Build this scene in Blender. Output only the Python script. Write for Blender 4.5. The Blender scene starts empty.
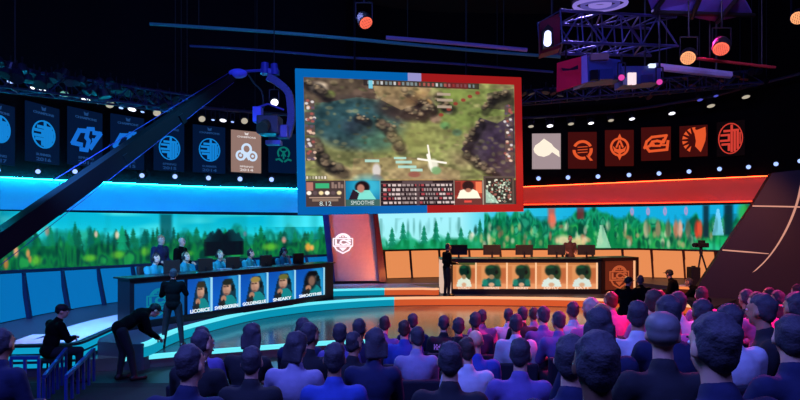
import bpy, bmesh, math, random
import numpy as np
from mathutils import Vector, Matrix, Euler
from mathutils.geometry import tessellate_polygon
random.seed(7); RNG = np.random.RandomState(11)
SC = bpy.context.scene
COL = SC.collection
F = 560.0; HY = 225.0; CZ = 2.85            # focal length (px), horizon row, camera height
V3 = Vector
def P(px, py, d): return V3(((px-400)/F*d, d, CZ-(py-HY)/F*d))
def X(px, d): return (px-400)/F*d
def Z(py, d): return CZ-(py-HY)/F*d
def ipt(x, xs, ys): return float(np.interp(x, xs, ys))
def lin(c): return tuple(((v+0.055)/1.055)**2.4 if v > 0.04045 else v/12.92 for v in c)

# ------------------------------------------------------------------ materials
MATS = {}
def mat(name, col, rough=.6, metal=0., emit=None, strength=1., noise=.12, scale=9., spec=.4, bump=0.):
    if name in MATS: return MATS[name]
    m = bpy.data.materials.new(name); m.use_nodes = True
    nt = m.node_tree; b = nt.nodes['Principled BSDF']
    c = lin(col)
    b.inputs['Roughness'].default_value = rough; b.inputs['Metallic'].default_value = metal
    b.inputs['Specular IOR Level'].default_value = spec
    tc = nt.nodes.new('ShaderNodeTexCoord'); n = nt.nodes.new('ShaderNodeTexNoise')
    n.inputs['Scale'].default_value = scale; n.inputs['Detail'].default_value = 3
    nt.links.new(tc.outputs['Object'], n.inputs['Vector'])
    r = nt.nodes.new('ShaderNodeMix'); r.data_type = 'RGBA'
    r.inputs[6].default_value = (*[v*(1-noise) for v in c], 1); r.inputs[7].default_value = (*[min(1, v*(1+noise)) for v in c], 1)
    nt.links.new(n.outputs['Fac'], r.inputs[0]); nt.links.new(r.outputs[2], b.inputs['Base Color'])
    if bump:
        bp = nt.nodes.new('ShaderNodeBump'); bp.inputs['Strength'].default_value = bump; bp.inputs['Distance'].default_value = .01
        nt.links.new(n.outputs['Fac'], bp.inputs['Height']); nt.links.new(bp.outputs['Normal'], b.inputs['Normal'])
    if emit is not None:
        b.inputs['Emission Color'].default_value = (*lin(emit), 1); b.inputs['Emission Strength'].default_value = strength
    MATS[name] = m; return m
def glow(name, col, strength=1.):
    return mat(name, tuple(v*.3 for v in col), .6, 0, col, strength, noise=0.02, spec=.04)
def picture_mat(name='picture', strength=1.):
    if name in MATS: return MATS[name]
    m = bpy.data.materials.new(name); m.use_nodes = True; nt = m.node_tree
    b = nt.nodes['Principled BSDF']; b.inputs['Base Color'].default_value = (.004, .004, .004, 1); b.inputs['Roughness'].default_value = .6; b.inputs['Specular IOR Level'].default_value = .05
    a = nt.nodes.new('ShaderNodeAttribute'); a.attribute_name = 'Col'
    nt.links.new(a.outputs['Color'], b.inputs['Emission Color']); b.inputs['Emission Strength'].default_value = strength
    MATS[name] = m; return m

BLACK = mat('black_paint', (.06, .06, .07), .6)
DARKM = mat('dark_metal', (.12, .12, .15), .45, .6)
NAVY = mat('navy_wall_fabric', (.10, .12, .22), .85, bump=.1)
GREYM = mat('grey_metal', (.5, .5, .55), .35, .7)
WHITEP = mat('white_laminate', (.85, .85, .85), .5)
CRISP = glow('white_print', (.93, .97, 1.), 1.0)

# ------------------------------------------------------------------ mesh helpers
def link(o): COL.objects.link(o); return o
def obj(name, me, m=None, parent=None):
    if isinstance(me, bmesh.types.BMesh):
        bm = me; me = bpy.data.meshes.new(name); bmesh.ops.recalc_face_normals(bm, faces=bm.faces); bm.to_mesh(me); bm.free()
    o = bpy.data.objects.new(name, me); link(o)
    if m is not None:
        for q in (m if isinstance(m, (list, tuple)) else [m]): me.materials.append(q)
    if parent is not None: o.parent = parent; 
    return o
def tag(o, label=None, cat=None, group=None, kind=None):
    if label: o['label'] = label
    if cat: o['category'] = cat
    if group: o['group'] = group
    if kind: o['kind'] = kind
    return o
def struct(o): o['kind'] = 'structure'; return o
def empty(name, loc=(0, 0, 0)):
    o = bpy.data.objects.new(name, None); o.location = loc; link(o); o.empty_display_size = .1; return o
def child(name, bm, m, parent):
    """bm is in world coordinates; parent sits at a plain translation"""
    if isinstance(bm, bmesh.types.BMesh):
        off = V3((0, 0, 0)); p = parent
        while p is not None: off += p.location; p = p.parent
        bmesh.ops.translate(bm, verts=bm.verts, vec=-off)
    return obj(name, bm, m, parent)
def NB(): return bmesh.new()
def quad_strip(bm, A, B):
    a = [bm.verts.new(p) for p in A]; b = [bm.verts.new(p) for p in B]
    for i in range(len(A)-1): bm.faces.new((a[i], a[i+1], b[i+1], b[i]))
def box(bm, c, s, rot=None, bevel=0.):
    r = bmesh.ops.create_cube(bm, size=1.)
    M = Matrix.Translation(c) @ ((rot.to_matrix() if isinstance(rot, Euler) else rot).to_4x4() if rot is not None else Matrix()) @ Matrix.Diagonal((*s, 1))
    bmesh.ops.transform(bm, matrix=M, verts=r['verts'])
    if bevel:
        es = list({e for v in r['verts'] for e in v.link_edges})
        bmesh.ops.bevel(bm, geom=es, offset=bevel, segments=2, affect='EDGES', profile=.5)
def axis_mat(d, upv=V3((0, 0, 1))):
    z = V3(d).normalized(); x = upv.cross(z)
    if x.length < 1e-4: x = V3((1, 0, 0))
    x.normalize(); y = z.cross(x); return Matrix((x, y, z)).transposed()
def bar(bm, p0, p1, w, h):
    p0 = V3(p0); p1 = V3(p1); d = p1-p0
    box(bm, (p0+p1)/2, (w, h, d.length), axis_mat(d))
def cyl(bm, p0, p1, r0, r1=None, n=12):
    p0 = V3(p0); p1 = V3(p1); r1 = r0 if r1 is None else r1; d = p1-p0
    M = Matrix.Translation((p0+p1)/2) @ axis_mat(d).to_4x4()
    bmesh.ops.create_cone(bm, cap_ends=True, segments=n, radius1=max(r0, 1e-4), radius2=max(r1, 1e-4), depth=d.length, matrix=M)
def tube(bm, pts, r, n=8):
    for a, b in zip(pts[:-1], pts[1:]): cyl(bm, a, b, r, r, n)
def ell(bm, c, r, M=None, seg=16, rings=10):
    T = Matrix.Translation(c) @ (M.to_4x4() if M is not None else Matrix()) @ Matrix.Diagonal((*r, 1))
    bmesh.ops.create_uvsphere(bm, u_segments=seg, v_segments=rings, radius=1., matrix=T)
def caps(bm, p0, p1, r0, r1, n=12):
    p0 = V3(p0); p1 = V3(p1); cyl(bm, p0, p1, r0, r1, n)
    ell(bm, p0, (r0,)*3, None, n, 8); ell(bm, p1, (r1,)*3, None, n, 8)
def slab(pts, z0, z1, lid=True):
    """closed prism over a plan outline (list of (x, y))"""
    bm = NB(); a = [bm.verts.new((p[0], p[1], z0)) for p in pts]; b = [bm.verts.new((p[0], p[1], z1)) for p in pts]
    n = len(pts)
    for i in range(n): bm.faces.new((a[i], a[(i+1) % n], b[(i+1) % n], b[i]))
    for t in tessellate_polygon([[V3((p[0], p[1], 0)) for p in pts]]):
        for l in (a, b):
            try: bm.faces.new([l[i] for i in t])
            except ValueError: pass
    return bm
def smooth_path(pts, n=8):
    out = []; p = [V3(q).to_3d() for q in pts]
    p = [2*p[0]-p[1]] + p + [2*p[-1]-p[-2]]
    for i in range(1, len(p)-2):
        for k in range(n):
            t = k/n
            out.append(.5*((2*p[i]) + (p[i+1]-p[i-1])*t + (2*p[i-1]-5*p[i]+4*p[i+1]-p[i+2])*t*t + (-p[i-1]+3*p[i]-3*p[i+1]+p[i+2])*t**3))
    out.append(p[-2]); return out
def shade(o):
    for f in o.data.polygons: f.use_smooth = True
    return o
class Frame:
    """a plane standing in the scene: o origin, u right, v up, n towards the viewer's side"""
    def __init__(s, o, u, v): s.o = V3(o); s.u = V3(u).normalized(); s.v = V3(v).normalized(); s.n = s.u.cross(s.v)
    def at(s, a, b, w=0): return s.o+s.u*a+s.v*b+s.n*w
    def mat(s): return Matrix((s.u, s.v, s.n)).transposed()
def prism(bm, fr, pts, w0, w1):
    a = [bm.verts.new(fr.at(p[0], p[1], w0)) for p in pts]; b = [bm.verts.new(fr.at(p[0], p[1], w1)) for p in pts]; n = len(pts)
    for i in range(n): bm.faces.new((a[i], a[(i+1) % n], b[(i+1) % n], b[i]))
    f = bm.faces.new(b); g = bm.faces.new(list(reversed(a)))
    if n > 4: bmesh.ops.triangulate(bm, faces=[f, g])
def fbox(bm, fr, a0, a1, b0, b1, w0, w1): prism(bm, fr, [(a0, b0), (a1, b0), (a1, b1), (a0, b1)], w0, w1)
def arcpts(cx, cy, rx, ry, a0, a1, n=28): return [(cx+rx*math.cos(math.radians(a0+(a1-a0)*i/n)), cy+ry*math.sin(math.radians(a0+(a1-a0)*i/n))) for i in range(n+1)]
def band2(bm, fr, outer, inner, w0, w1):
    for i in range(len(outer)-1): prism(bm, fr, [outer[i], outer[i+1], inner[i+1], inner[i]], w0, w1)
def ring2(bm, fr, cx, cy, rx, ry, t, w0, w1, a0=0, a1=360): band2(bm, fr, arcpts(cx, cy, rx, ry, a0, a1), arcpts(cx, cy, rx-t, ry-t, a0, a1), w0, w1)
def disc2(bm, fr, cx, cy, rx, ry, w0, w1, n=28): prism(bm, fr, arcpts(cx, cy, rx, ry, 0, 360, n)[:-1], w0, w1)
def stroke2(bm, fr, pts, t, w0, w1):
    for (x0, y0), (x1, y1) in zip(pts[:-1], pts[1:]):
        d = V3((x1-x0, y1-y0, 0)); d.normalize(); nx, ny = -d.y*t/2, d.x*t/2; ex, ey = d.x*t*.35, d.y*t*.35
        prism(bm, fr, [(x0-ex+nx, y0-ey+ny), (x0-ex-nx, y0-ey-ny), (x1+ex-nx, y1+ey-ny), (x1+ex+nx, y1+ey+ny)], w0, w1)
def text2(bm, fr, s, cx, cy, w, h, off=.012, depth=.01, shear=0., bold=.0):
    """lettering fitted into a w x h box centred on (cx, cy) of the frame"""
    c = bpy.data.curves.new('lettering', 'FONT'); c.body = s; c.align_x = 'CENTER'; c.extrude = .02; c.offset = bold; c.resolution_u = 3
    o = bpy.data.objects.new('lettering', c); link(o)
    bpy.context.view_layer.update()
    me = bpy.data.meshes.new_from_object(o.evaluated_get(bpy.context.evaluated_depsgraph_get()))
    bpy.data.objects.remove(o); bpy.data.curves.remove(c)
    co = np.array([v.co[:] for v in me.vertices])
    if len(co) == 0: return
    lo = co.min(0); hi = co.max(0); sz = np.maximum(hi-lo, 1e-6)
    vs = []
    for p in co:
        a = (p[0]-(lo[0]+hi[0])/2)/sz[0]*w; b = (p[1]-(lo[1]+hi[1])/2)/sz[1]*h
        vs.append(bm.verts.new(fr.at(cx+a+b*shear, cy+b, off+(p[2]-lo[2])/sz[2]*depth)))
    for f in me.polygons:
        try: bm.faces.new([vs[i] for i in f.vertices])
        except ValueError: pass
    bpy.data.meshes.remove(me)

# ------------------------------------------------------------------ picture painting for the lit screens
class Canvas:
    def __init__(s, x0, x1, y0, y1, nx, ny, bg=(0, 0, 0)):
        s.x = np.linspace(x0, x1, nx)[None, :].repeat(ny, 0); s.y = np.linspace(y0, y1, ny)[:, None].repeat(nx, 1)
        s.a = np.zeros((ny, nx, 3))+np.array(bg); s.px = (x1-x0)/nx; s.py = (y1-y0)/ny
    def mix(s, m, c, al=1.):
        m = np.clip(m, 0, 1)[..., None]*al; s.a = s.a*(1-m)+np.array(c)*m
    def ellipse(s, cx, cy, rx, ry, c, al=1., soft=.25):
        r = np.sqrt(((s.x-cx)/rx)**2+((s.y-cy)/ry)**2); s.mix((1-r)/soft+.5, c, al)
    def rect(s, x0, x1, y0, y1, c, al=1., soft=.0):
        e = max(soft, 1e-3)
        if soft: m = np.clip(np.minimum(np.minimum(s.x-x0, x1-s.x), np.minimum(s.y-y0, y1-s.y))/e+.5, 0, 1)
        else: m = ((s.x >= x0) & (s.x <= x1) & (s.y >= y0) & (s.y <= y1)).astype(float)
        s.mix(m, c, al)
    def poly(s, pts, c, al=1.):
        m = np.zeros_like(s.x, bool); n = len(pts)
        for i in range(n):
            x0, y0 = pts[i]; x1, y1 = pts[(i+1) % n]
            cond = (y0 > s.y) != (y1 > s.y)
            with np.errstate(divide='ignore', invalid='ignore'):
                xi = (x1-x0)*(s.y-y0)/(y1-y0+1e-12)+x0
            m ^= cond & (s.x < xi)
        s.mix(m.astype(float), c, al)
    def line(s, x0, y0, x1, y1, w, c, al=1.):
        dx, dy = x1-x0, y1-y0; L = dx*dx+dy*dy+1e-9
        t = np.clip(((s.x-x0)*dx+(s.y-y0)*dy)/L, 0, 1)
        r = np.sqrt((s.x-x0-t*dx)**2+(s.y-y0-t*dy)**2); s.mix((w/2-r)/(.35*w)+.5, c, al)
    def noise(s, scx, scy, seed):
        r = np.random.RandomState(seed); g = r.rand(64, 64)
        u = (s.x/scx) % 63; v = (s.y/scy) % 63; i = u.astype(int); j = v.astype(int); fu = u-i; fv = v-j
        fu = fu*fu*(3-2*fu); fv = fv*fv*(3-2*fv)
        return (g[j, i]*(1-fu)+g[j, i+1]*fu)*(1-fv)+(g[j+1, i]*(1-fu)+g[j+1, i+1]*fu)*fv
    def blur(s, rx, ry):
        for ax, r in ((1, rx), (0, ry)):
            if r < 1: continue
            k = np.exp(-np.linspace(-2, 2, 2*r+1)**2); k /= k.sum()
            pad = [(0, 0)]*3; pad[ax] = (r, r); b = np.pad(s.a, pad, mode='edge'); o = np.zeros_like(s.a)
            for q in range(2*r+1): o += k[q]*(b[:, q:q+s.a.shape[1]] if ax == 1 else b[q:q+s.a.shape[0]])
            s.a = o
    def mesh(s, name, pos):
        """pos(x, y) -> 3D point of each sample; colours go to the 'Col' attribute (linear)"""
        ny, nx = s.x.shape
        vs = [pos(s.x[j, i], s.y[j, i]) for j in range(ny) for i in range(nx)]
        fs = [(j*nx+i, (j+1)*nx+i, (j+1)*nx+i+1, j*nx+i+1) for j in range(ny-1) for i in range(nx-1)]
        me = bpy.data.meshes.new(name); me.from_pydata(vs, [], fs)
        at = me.color_attributes.new('Col', 'FLOAT_COLOR', 'POINT')
        c = np.clip(s.a, 0, 1.3).reshape(-1, 3); c = np.where(c > .04045, ((c+.055)/1.055)**2.4, c/12.92)
        at.data.foreach_set('color', np.concatenate([c, np.ones((len(c), 1))], 1).astype(np.float32).ravel())
        return me

# ------------------------------------------------------------------ camera
cam = bpy.data.cameras.new('camera'); cam.sensor_width = 36; cam.lens = F*36/800; cam.shift_y = (HY-200)/800; cam.clip_end = 200
co = link(bpy.data.objects.new('camera', cam)); co.location = (0, 0, CZ); co.rotation_euler = (math.pi/2, 0, 0); SC.camera = co
SC.view_settings.view_transform = 'Standard'; SC.view_settings.look = 'None'; SC.view_settings.gamma = 1; SC.view_settings.exposure = 0
SC.view_settings.use_curve_mapping = False
w = bpy.data.worlds.new('World'); SC.world = w; w.use_nodes = True
w.node_tree.nodes['Background'].inputs[0].default_value = (.006, .008, .02, 1); w.node_tree.nodes['Background'].inputs[1].default_value = .15

# ------------------------------------------------------------------ the stage shell
WPX = [-160, -120, -60, 0, 60, 118, 200, 260, 325, 378, 430, 530, 640, 700, 760, 840]
WD = [9.6, 10.2, 11.4, 12.86, 14.7, 16.4, 18.2, 19.4, 20.5, 21.9, 22.5, 22.7, 22.5, 21.9, 20.8, 19.0]
_fx = np.arange(-160, 841, 2.); _fd = np.interp(_fx, WPX, WD); _k = np.ones(21)/21
_fd = np.convolve(np.pad(_fd, 10, mode='edge'), _k, 'valid')
def wd(px): return float(np.interp(px, _fx, _fd))
Z0, Z1, Z2L, Z2 = .25, .52, .60, .75         # front stage, desk podium, platform at the blue side, platform at the orange side
YB = ([-160, 0, 118, 200, 325, 378, 430, 640, 720, 760, 840], [279, 271, 265, 260, 254, 249.7, 248.4, 248, 250, 251, 253])
YTL = ([-160, 0, 118, 200, 330], [206, 211, 213.2, 214.6, 216])
YTR = ([370, 530, 640, 720, 760, 840], [211, 208.5, 206.7, 204.9, 204, 202])
BTL = ([-160, 0, 89, 200, 330], [170, 176.5, 181, 186, 189])
BTR = ([330, 525, 770, 840], [189, 186, 175, 171])
def yt(px): return ipt(px, *(YTL if px < 350 else YTR))
def bt(px): return ipt(px, *(BTL if px < 330 else BTR))
def bb(px): return ipt(px, [-160, 0, 200, 330, 350, 525, 640, 770, 840], [207, 209.5, 211.5, 213, 210, 205.5, 204, 202, 200])
ground = NB(); box(ground, (0, 11, -.1), (44, 34, .2)); struct(obj('floor', ground, mat('dark_floor', (.07, .07, .09), .5)))
ceil = NB(); box(ceil, (0, 11, 11.3), (44, 34, .2)); struct(obj('ceiling', ceil, mat('black_ceiling', (.03, .03, .035), .9)))
# wall sections: backing wall, upper banner wall, glow coves, lit lower panels
def wall_piece(name, px0, px1, lo, hi, back, m, step=6, fwd=0.):
    bm = NB(); A = []; B = []; C = []; D = []
    n = max(2, int((px1-px0)/step)+1)
    for i in range(n):
        q = px0+(px1-px0)*i/(n-1); d = wd(q)-fwd; z0 = lo(q); z1 = hi(q)
        A.append(V3((X(q, d), d, z0))); B.append(V3((X(q, d), d, z1)))
        e = d+back; C.append(V3((X(q, d)*e/d, e, z1))); D.append(V3((X(q, d)*e/d, e, z0)))
    quad_strip(bm, A, B); quad_strip(bm, B, C); quad_strip(bm, C, D); quad_strip(bm, D, A)
    bmesh.ops.remove_doubles(bm, verts=bm.verts, dist=1e-4)
    for ends in ((A[0], B[0], C[0], D[0]), (A[-1], B[-1], C[-1], D[-1])):
        bm.faces.new([bm.verts.new(p) for p in ends])
    return bm
wl = struct(obj('wall_left', wall_piece('w', -160, 346, lambda q: 0., lambda q: 4.9, .3, NAVY, fwd=-.12), NAVY))
wr = struct(obj('wall_right', wall_piece('w', 346, 840, lambda q: 0., lambda q: 5.6, .3, NAVY, fwd=-.12), mat('maroon_wall_fabric', (.16, .07, .08), .85)))
def ztop(q): return Z(bt(q), wd(q)-.55)
struct(obj('wall_upper_left', wall_piece('w', -160, 346, ztop, lambda q: 11.19, .45, NAVY, fwd=.55), mat('navy_banner_wall', (.035, .04, .07), .9, spec=.1)))
struct(obj('wall_upper_right', wall_piece('w', 346, 840, ztop, lambda q: 11.19, .45, NAVY, fwd=.55), mat('dark_banner_wall', (.04, .03, .035), .9, spec=.1)))
BLUEC = mat('blue_lit_cove', (.30, .66, .74), .7, 0, (.01, .30, .78), .55, .03); REDC = mat('red_lit_cove', (.80, .50, .42), .7, 0, (.56, .12, .085), .7, .03)
def cove(name, px0, px1, m):
    bm = NB(); n = int((px1-px0)/5)+1; rows = [[] for _ in range(7)]
    for i in range(n):
        q = px0+(px1-px0)*i/(n-1)
        for k in range(7):
            t = k/6; d = wd(q)-.08-.42*t**1.6; zb = Z(bb(q), wd(q)-.08); zt = Z(bt(q), wd(q)-.5)
            if name == 'right' : qq = q
            rows[k].append(V3((X(q, d), d, zb+(zt-zb)*t)))
    for k in range(6): quad_strip(bm, rows[k], rows[k+1])
    bmesh.ops.remove_doubles(bm, verts=bm.verts, dist=1e-4); return bm
c1 = struct(obj('trim_1', cove('left', -160, 330, BLUEC), BLUEC)); shade(c1)
c2 = struct(obj('trim_2', cove('right', 346, 775, REDC), REDC)); shade(c2)
def strip_along(px0, px1, f, r, m, name, step=6):
    bm = NB(); n = int((px1-px0)/step)+1
    tube(bm, [f(px0+(px1-px0)*i/(n-1)) for i in range(n)], r, 6); return struct(obj(name, bm, m))
strip_along(-160, 330, lambda q: P(q, bt(q)+.8, wd(q)-.64), .012, glow('cyan_tube', (.05, .80, .98), 110.), 'trim_3')
strip_along(346, 772, lambda q: P(q, bt(q)+.8, wd(q)-.66), .012, glow('orange_tube', (1., .26, .11), 15.), 'trim_4')
strip_along(346, 756, lambda q: P(q, bb(q)-1.0, wd(q)-.24), .012, glow('orange_tube_dim', (1., .22, .09), 7.), 'trim_5')
# ledge under each display wall
strip_along(-160, 328, lambda q: P(q, ipt(q, *YB)+1.2, wd(q)-.06), .06, mat('dark_blue_ledge', (.05, .09, .2), .5), 'trim_6')
strip_along(376, 752, lambda q: P(q, ipt(q, *YB)+1.0, wd(q)-.06), .05, mat('brown_ledge', (.16, .09, .07), .5), 'trim_7')
# lit lower wall panels (each its own part)
PB = glow('blue_lit_panel', (.02, .42, .68), 1.0); PO = glow('peach_lit_panel', (.90, .55, .33), 1.0)
def lower_panels(edges, parent, m, base, slant):
    for a, b in zip(edges[:-1], edges[1:]):
        bm = NB(); n = 5; A = []; B = []; A2 = []; B2 = []
        for i in range(n):
            q0 = a+1.2+(b-a-2.4)*i/(n-1); d = wd(q0)-.04; q1 = q0+slant
            d1 = wd(q1)-.10
            A.append(V3((X(q0, d), d, Z(ipt(q0, *YB)+2, d)))); B.append(V3((X(q1, d1), d1, base+.02)))
        quad_strip(bm, A, B)
        o = child('wall_panel', bm, m, parent); md = o.modifiers.new('t', 'SOLIDIFY'); md.thickness = .04
        bm = NB(); q = b; d = wd(q)-.07
        bar(bm, P(q, ipt(q, *YB)+2, d), V3((X(q+slant, d), d, base)), .10, .09)
        child('wall_post', bm, mat('panel_post_blue', (.02, .07, .2), .5) if base == Z2L else mat('panel_post_brown', (.30, .16, .11), .5), parent)
lower_panels([-100, -58, -15, 22.5, 61.5, 97.5, 132, 165, 196, 226, 254, 281, 306, 328], wl, PB, Z2L, 7)
lower_panels([384, 410, 439, 469, 500, 531, 562, 592, 622, 651, 683, 715], wr, PO, Z2, 2)

# platforms
def edge_pts(lst, z): return [(X(px, (CZ-z)*F/(py-HY)), (CZ-z)*F/(py-HY)) for px, py in lst]
E2L = [(-11.5, 9.2), (-9.2, 10.1), (-8.2, 10.35)] + [(X(40, 10.5), 10.5), (-6.3, 10.62), (-6.14, 10.8), (-6.2, 11.6), (-6.27, 12.5), (-6.15, 13.4), (-5.6, 15.0), (-4.6, 16.6), (-3.4, 18.0), (-2.9, 18.6)]
E2 = [(-2.9, 17.9), (-2.1, 18.23), (-.8, 18.5), (.6, 18.62), (1.28, 18.6), (1.36, 19.9), (1.8, 20.9), (3.0, 21.2), (7.4, 21.2), (8.6, 20.6), (9.2, 19.4), (10.0, 18.75), (12.1, 18.3), (14, 17.2)]
E1 = [(-6.05, 11.2), (-5.2, 10.95), (-4.98, 11.15), (-5.0, 12.0), (-4.88, 12.9), (-4.45, 14.2), (-3.9, 15.4), (-2.95, 16.5), (-2.0, 17.2), (-.9, 17.75), (0, 18.0), (1.6, 18.1), (3.23, 18.05), (5.0, 17.85), (6.6, 17.5), (7.76, 16.9), (8.8, 15.8)]
E0 = [(-6.4, 10.75), (-5.3, 11.03), (-4.3, 11.46), (-2.8, 12.03), (-1.2, 12.55), (1.84, 12.9), (4.5, 12.6), (7.5, 11.6), (10, 10.2)]
def smooth2(l, n=6): return [(p.x, p.y) for p in smooth_path([(a, b, 0) for a, b in l], n)]
e2l = smooth2(E2L); e2 = smooth2(E2, 5); e1 = smooth2(E1); e0 = smooth2(E0)
def wallpts(px0, px1, off=.1, n=30): return [(X(q, wd(q)+off), wd(q)+off) for q in np.linspace(px0, px1, n)]
GLOSS = mat('gloss_stage_floor', (.24, .22, .23), .17, noise=.05, spec=1.)
STEPM = mat('matte_step_floor', (.16, .17, .24), .45)
BORDER = mat('pale_border_floor', (.78, .74, .80), .5)
struct(obj('floor_stage_front', slab(e0+[(12, 14), (14, 22), (4, 24.5), (-9, 17), (-9.5, 11.2)], .004, Z0), GLOSS))
struct(obj('floor_stage_podium', slab(e1+[(10.5, 17.5), (11.5, 19.5), (8, 22.5), (2, 22.6), (-1.5, 21), (-4, 19.3), (-6.5, 15.6), (-6.6, 12.5)], .004, Z1), STEPM))
struct(obj('floor_stage_left', slab(e2l+list(reversed(wallpts(-160, 322)))+[(-13, 9.0)], .004, Z2L), STEPM))
struct(obj('floor_stage_right', slab(e2+list(reversed(wallpts(312, 800))), .004, Z2), STEPM))
def offset_line(l, o):
    out = []
    for i, p in enumerate(l):
        a = V3((*l[max(0, i-1)], 0)); b = V3((*l[min(len(l)-1, i+1)], 0)); t = (b-a).normalized(); n = V3((-t.y, t.x, 0)); out.append((p[0]+n.x*o, p[1]+n.y*o))
    return out
def floor_band(line, o0, o1, z, m, name):
    a = offset_line(line, o0); b = offset_line(line, o1); return struct(obj(name, slab(a+list(reversed(b)), z-.01, z+.006), m))
def sub(l, f): return [p for p in l if f(p)]
def nosing(line, z, h, m, name, out=.03, zc=None):
    """a glowing strip running round a step's edge: top lip plus a little of the face"""
    bm = NB(); a = offset_line(line, -out); b = offset_line(line, .10)
    A = [V3((*p, z+.008)) for p in b]; B = [V3((*p, z+.008)) for p in a]; C = [V3((*p, z-h)) for p in a]; D = [V3((*p, z-h)) for p in b]
    quad_strip(bm, A, B); quad_strip(bm, B, C); quad_strip(bm, C, D)
    bmesh.ops.remove_doubles(bm, verts=bm.verts, dist=1e-4); return struct(obj(name, bm, m))
def riser(line, z0, z1, m, name):
    bm = NB(); a = offset_line(line, -.015); quad_strip(bm, [V3((*p, z0)) for p in a], [V3((*p, z1)) for p in a]); return struct(obj(name, bm, m))
CY1 = glow('cyan_step_light', (.42, .90, .95), 1.1); CY2 = glow('teal_riser_light', (.03, .58, .70), .95)
OR1 = glow('peach_step_light', (1., .74, .56), 1.0); OR2 = glow('orange_riser_light', (.86, .36, .18), .85)
lt = lambda x0, x1: (lambda p: x0 <= p[0] <= x1)
bL = sub(e1, lt(-5.05, -.33)); bR = sub(e1, lt(-.33, 8.9)); bL.append(bR[0])
nosing(bL, Z1, .06, CY1, 'trim_8'); riser(bL, Z0+.01, Z1-.06, CY2, 'trim_9')
nosing(bR, Z1, .06, OR1, 'trim_10'); riser(bR, Z0+.01, Z1-.06, OR2, 'trim_11')
cL = sub(e2, lt(-3, -.8)); cR = [p for p in e2 if -.8 <= p[0] and p[1] < 18.8 and p[0] < 1.3]; cL.append(cR[0])
nosing(cL, Z2, .05, CY1, 'trim_12'); riser(cL, Z1+.01, Z2-.05, CY2, 'trim_13')
nosing(cR, Z2, .05, OR1, 'trim_14'); riser(cR, Z1+.01, Z2-.05, OR2, 'trim_15')
cR2 = [p for p in e2 if p[0] > 9.3]
nosing(cR2, Z2, .07, glow('orange_step_light', (1., .55, .30), .9), 'trim_16'); riser(cR2, Z0+.01, Z2-.07, glow('dim_orange_riser', (.35, .12, .06), .7), 'trim_17')
aL = [p for p in e2l if p[1] < 13.0]
nosing(aL, Z2L, .03, mat('dark_step_lip', (.03, .05, .12), .5), 'trim_18')
for k, (z0, z1) in enumerate(((.44, .555), (.30, .40), (.17, .25))): riser(aL, z0, z1, glow('cyan_band_light', (.05, .62, .78), .95), 'trim_%d' % (19+k))
fL = sub(e0, lt(-5.6, -.5)); fR = sub(e0, lt(-.5, 10)); fL.append(fR[0])
nosing(fL, Z0, .07, CY1, 'trim_22'); nosing(fR, Z0, .05, mat('dark_front_lip', (.12, .06, .05), .4), 'trim_23')
floor_band([p for p in e2l if -7.7 < p[0]], .12, 1.05, Z2L, BORDER, 'trim_24')
floor_band([p for p in e2 if p[0] < 1.3 and p[1] < 18.7], .14, 1.5, Z2, BORDER, 'trim_25')
floor_band(cR2, .14, 1.0, Z2, BORDER, 'trim_26')

# ------------------------------------------------------------------ display walls (blurred forest pictures)
def conifer(c, x, base, h, w, col, rs):
    n = 5
    for k in range(n):
        t0 = k/n; y0 = base-h*(t0); y1 = base-h*min(1, t0+.36); ww = w*(1-t0*.85)
        c.poly([(x-ww/2, y0), (x+ww/2, y0), (x, y1)], col, .85)
def forest(c, x0, x1, hor, rs, dens, cols, hmin, hmax):
    n = int((x1-x0)*dens)
    for k in range(n):
        x = x0+(x1-x0)*rs.rand(); h = hmin+(hmax-hmin)*rs.rand()**1.5; col = np.array(cols[rs.randint(len(cols))])*(.7+.6*rs.rand())
        conifer(c, x, 52, h, h*(.28+.25*rs.rand()), col, rs)
def led_mesh(c, name, fwd=.10):
    def pos(q, v):
        d = wd(q)-fwd; a = Z(yt(q), wd(q)); b = Z(ipt(q, *YB), wd(q)); return (X(q, d), d, a+(b-a)*v/50)
    return c.mesh(name, pos)
PIC = picture_mat('screen_picture', 1.0)
rs = np.random.RandomState(3)
def woodland(c, x0, x1, seed, horizon, cols, rough_=9):
    """uneven foliage mass below a wandering horizon, streaked upright"""
    h = horizon+rough_*(c.noise(17, 400, seed)-.5)*2+rough_*.7*(c.noise(6, 400, seed+1)-.5)*2
    m = np.clip((c.y-h)/5, 0, 1)*((c.x >= x0) & (c.x <= x1))
    n = .5*c.noise(7, 9, seed+2)+.5*c.noise(3, 14, seed+3)
    a = np.array(cols)
    t = np.clip((n-.25)/.5, 0, .999)*(len(a)-1); i = t.astype(int); f = (t-i)[..., None]
    col = a[i]*(1-f)+a[np.minimum(i+1, len(a)-1)]*f
    m = m[..., None]; c.a = c.a*(1-m)+col*m
c = Canvas(-130, 328, 0, 50, 640, 70, (.03, .64, .72))
c.mix(1-c.y/30, (.02, .58, .70), .8); c.mix((c.y-8)/30, (.22, .76, .74), .8); c.mix(np.clip(c.noise(40, 7, 5)-.45, 0, 1)*2.0*(c.y < 26), (.42, .84, .82), .6)
woodland(c, -130, 328, 40, 18, [(.02, .36, .34), (.05, .48, .42), (.03, .40, .34), (.12, .58, .50)], 8)
for x, h in ((75, 42), (122, 36), (20, 30), (205, 33), (308, 30), (256, 30), (146, 28), (60, 30), (95, 26), (186, 30), (232, 30)): conifer(c, x, 50, h, 15, (.02, .32, .22), rs)
forest(c, -130, 328, 50, rs, .55, [(.02, .27, .20), (.03, .36, .22), (.04, .40, .28), (.02, .32, .28)], 16, 42)
woodland(c, -130, 328, 50, 28, [(.01, .20, .16), (.02, .30, .18), (.05, .42, .20), (.02, .26, .20), (.10, .50, .24)], 7)
c.rect(160, 172, 0, 30, (.02, .26, .28), .8, 3)
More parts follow.
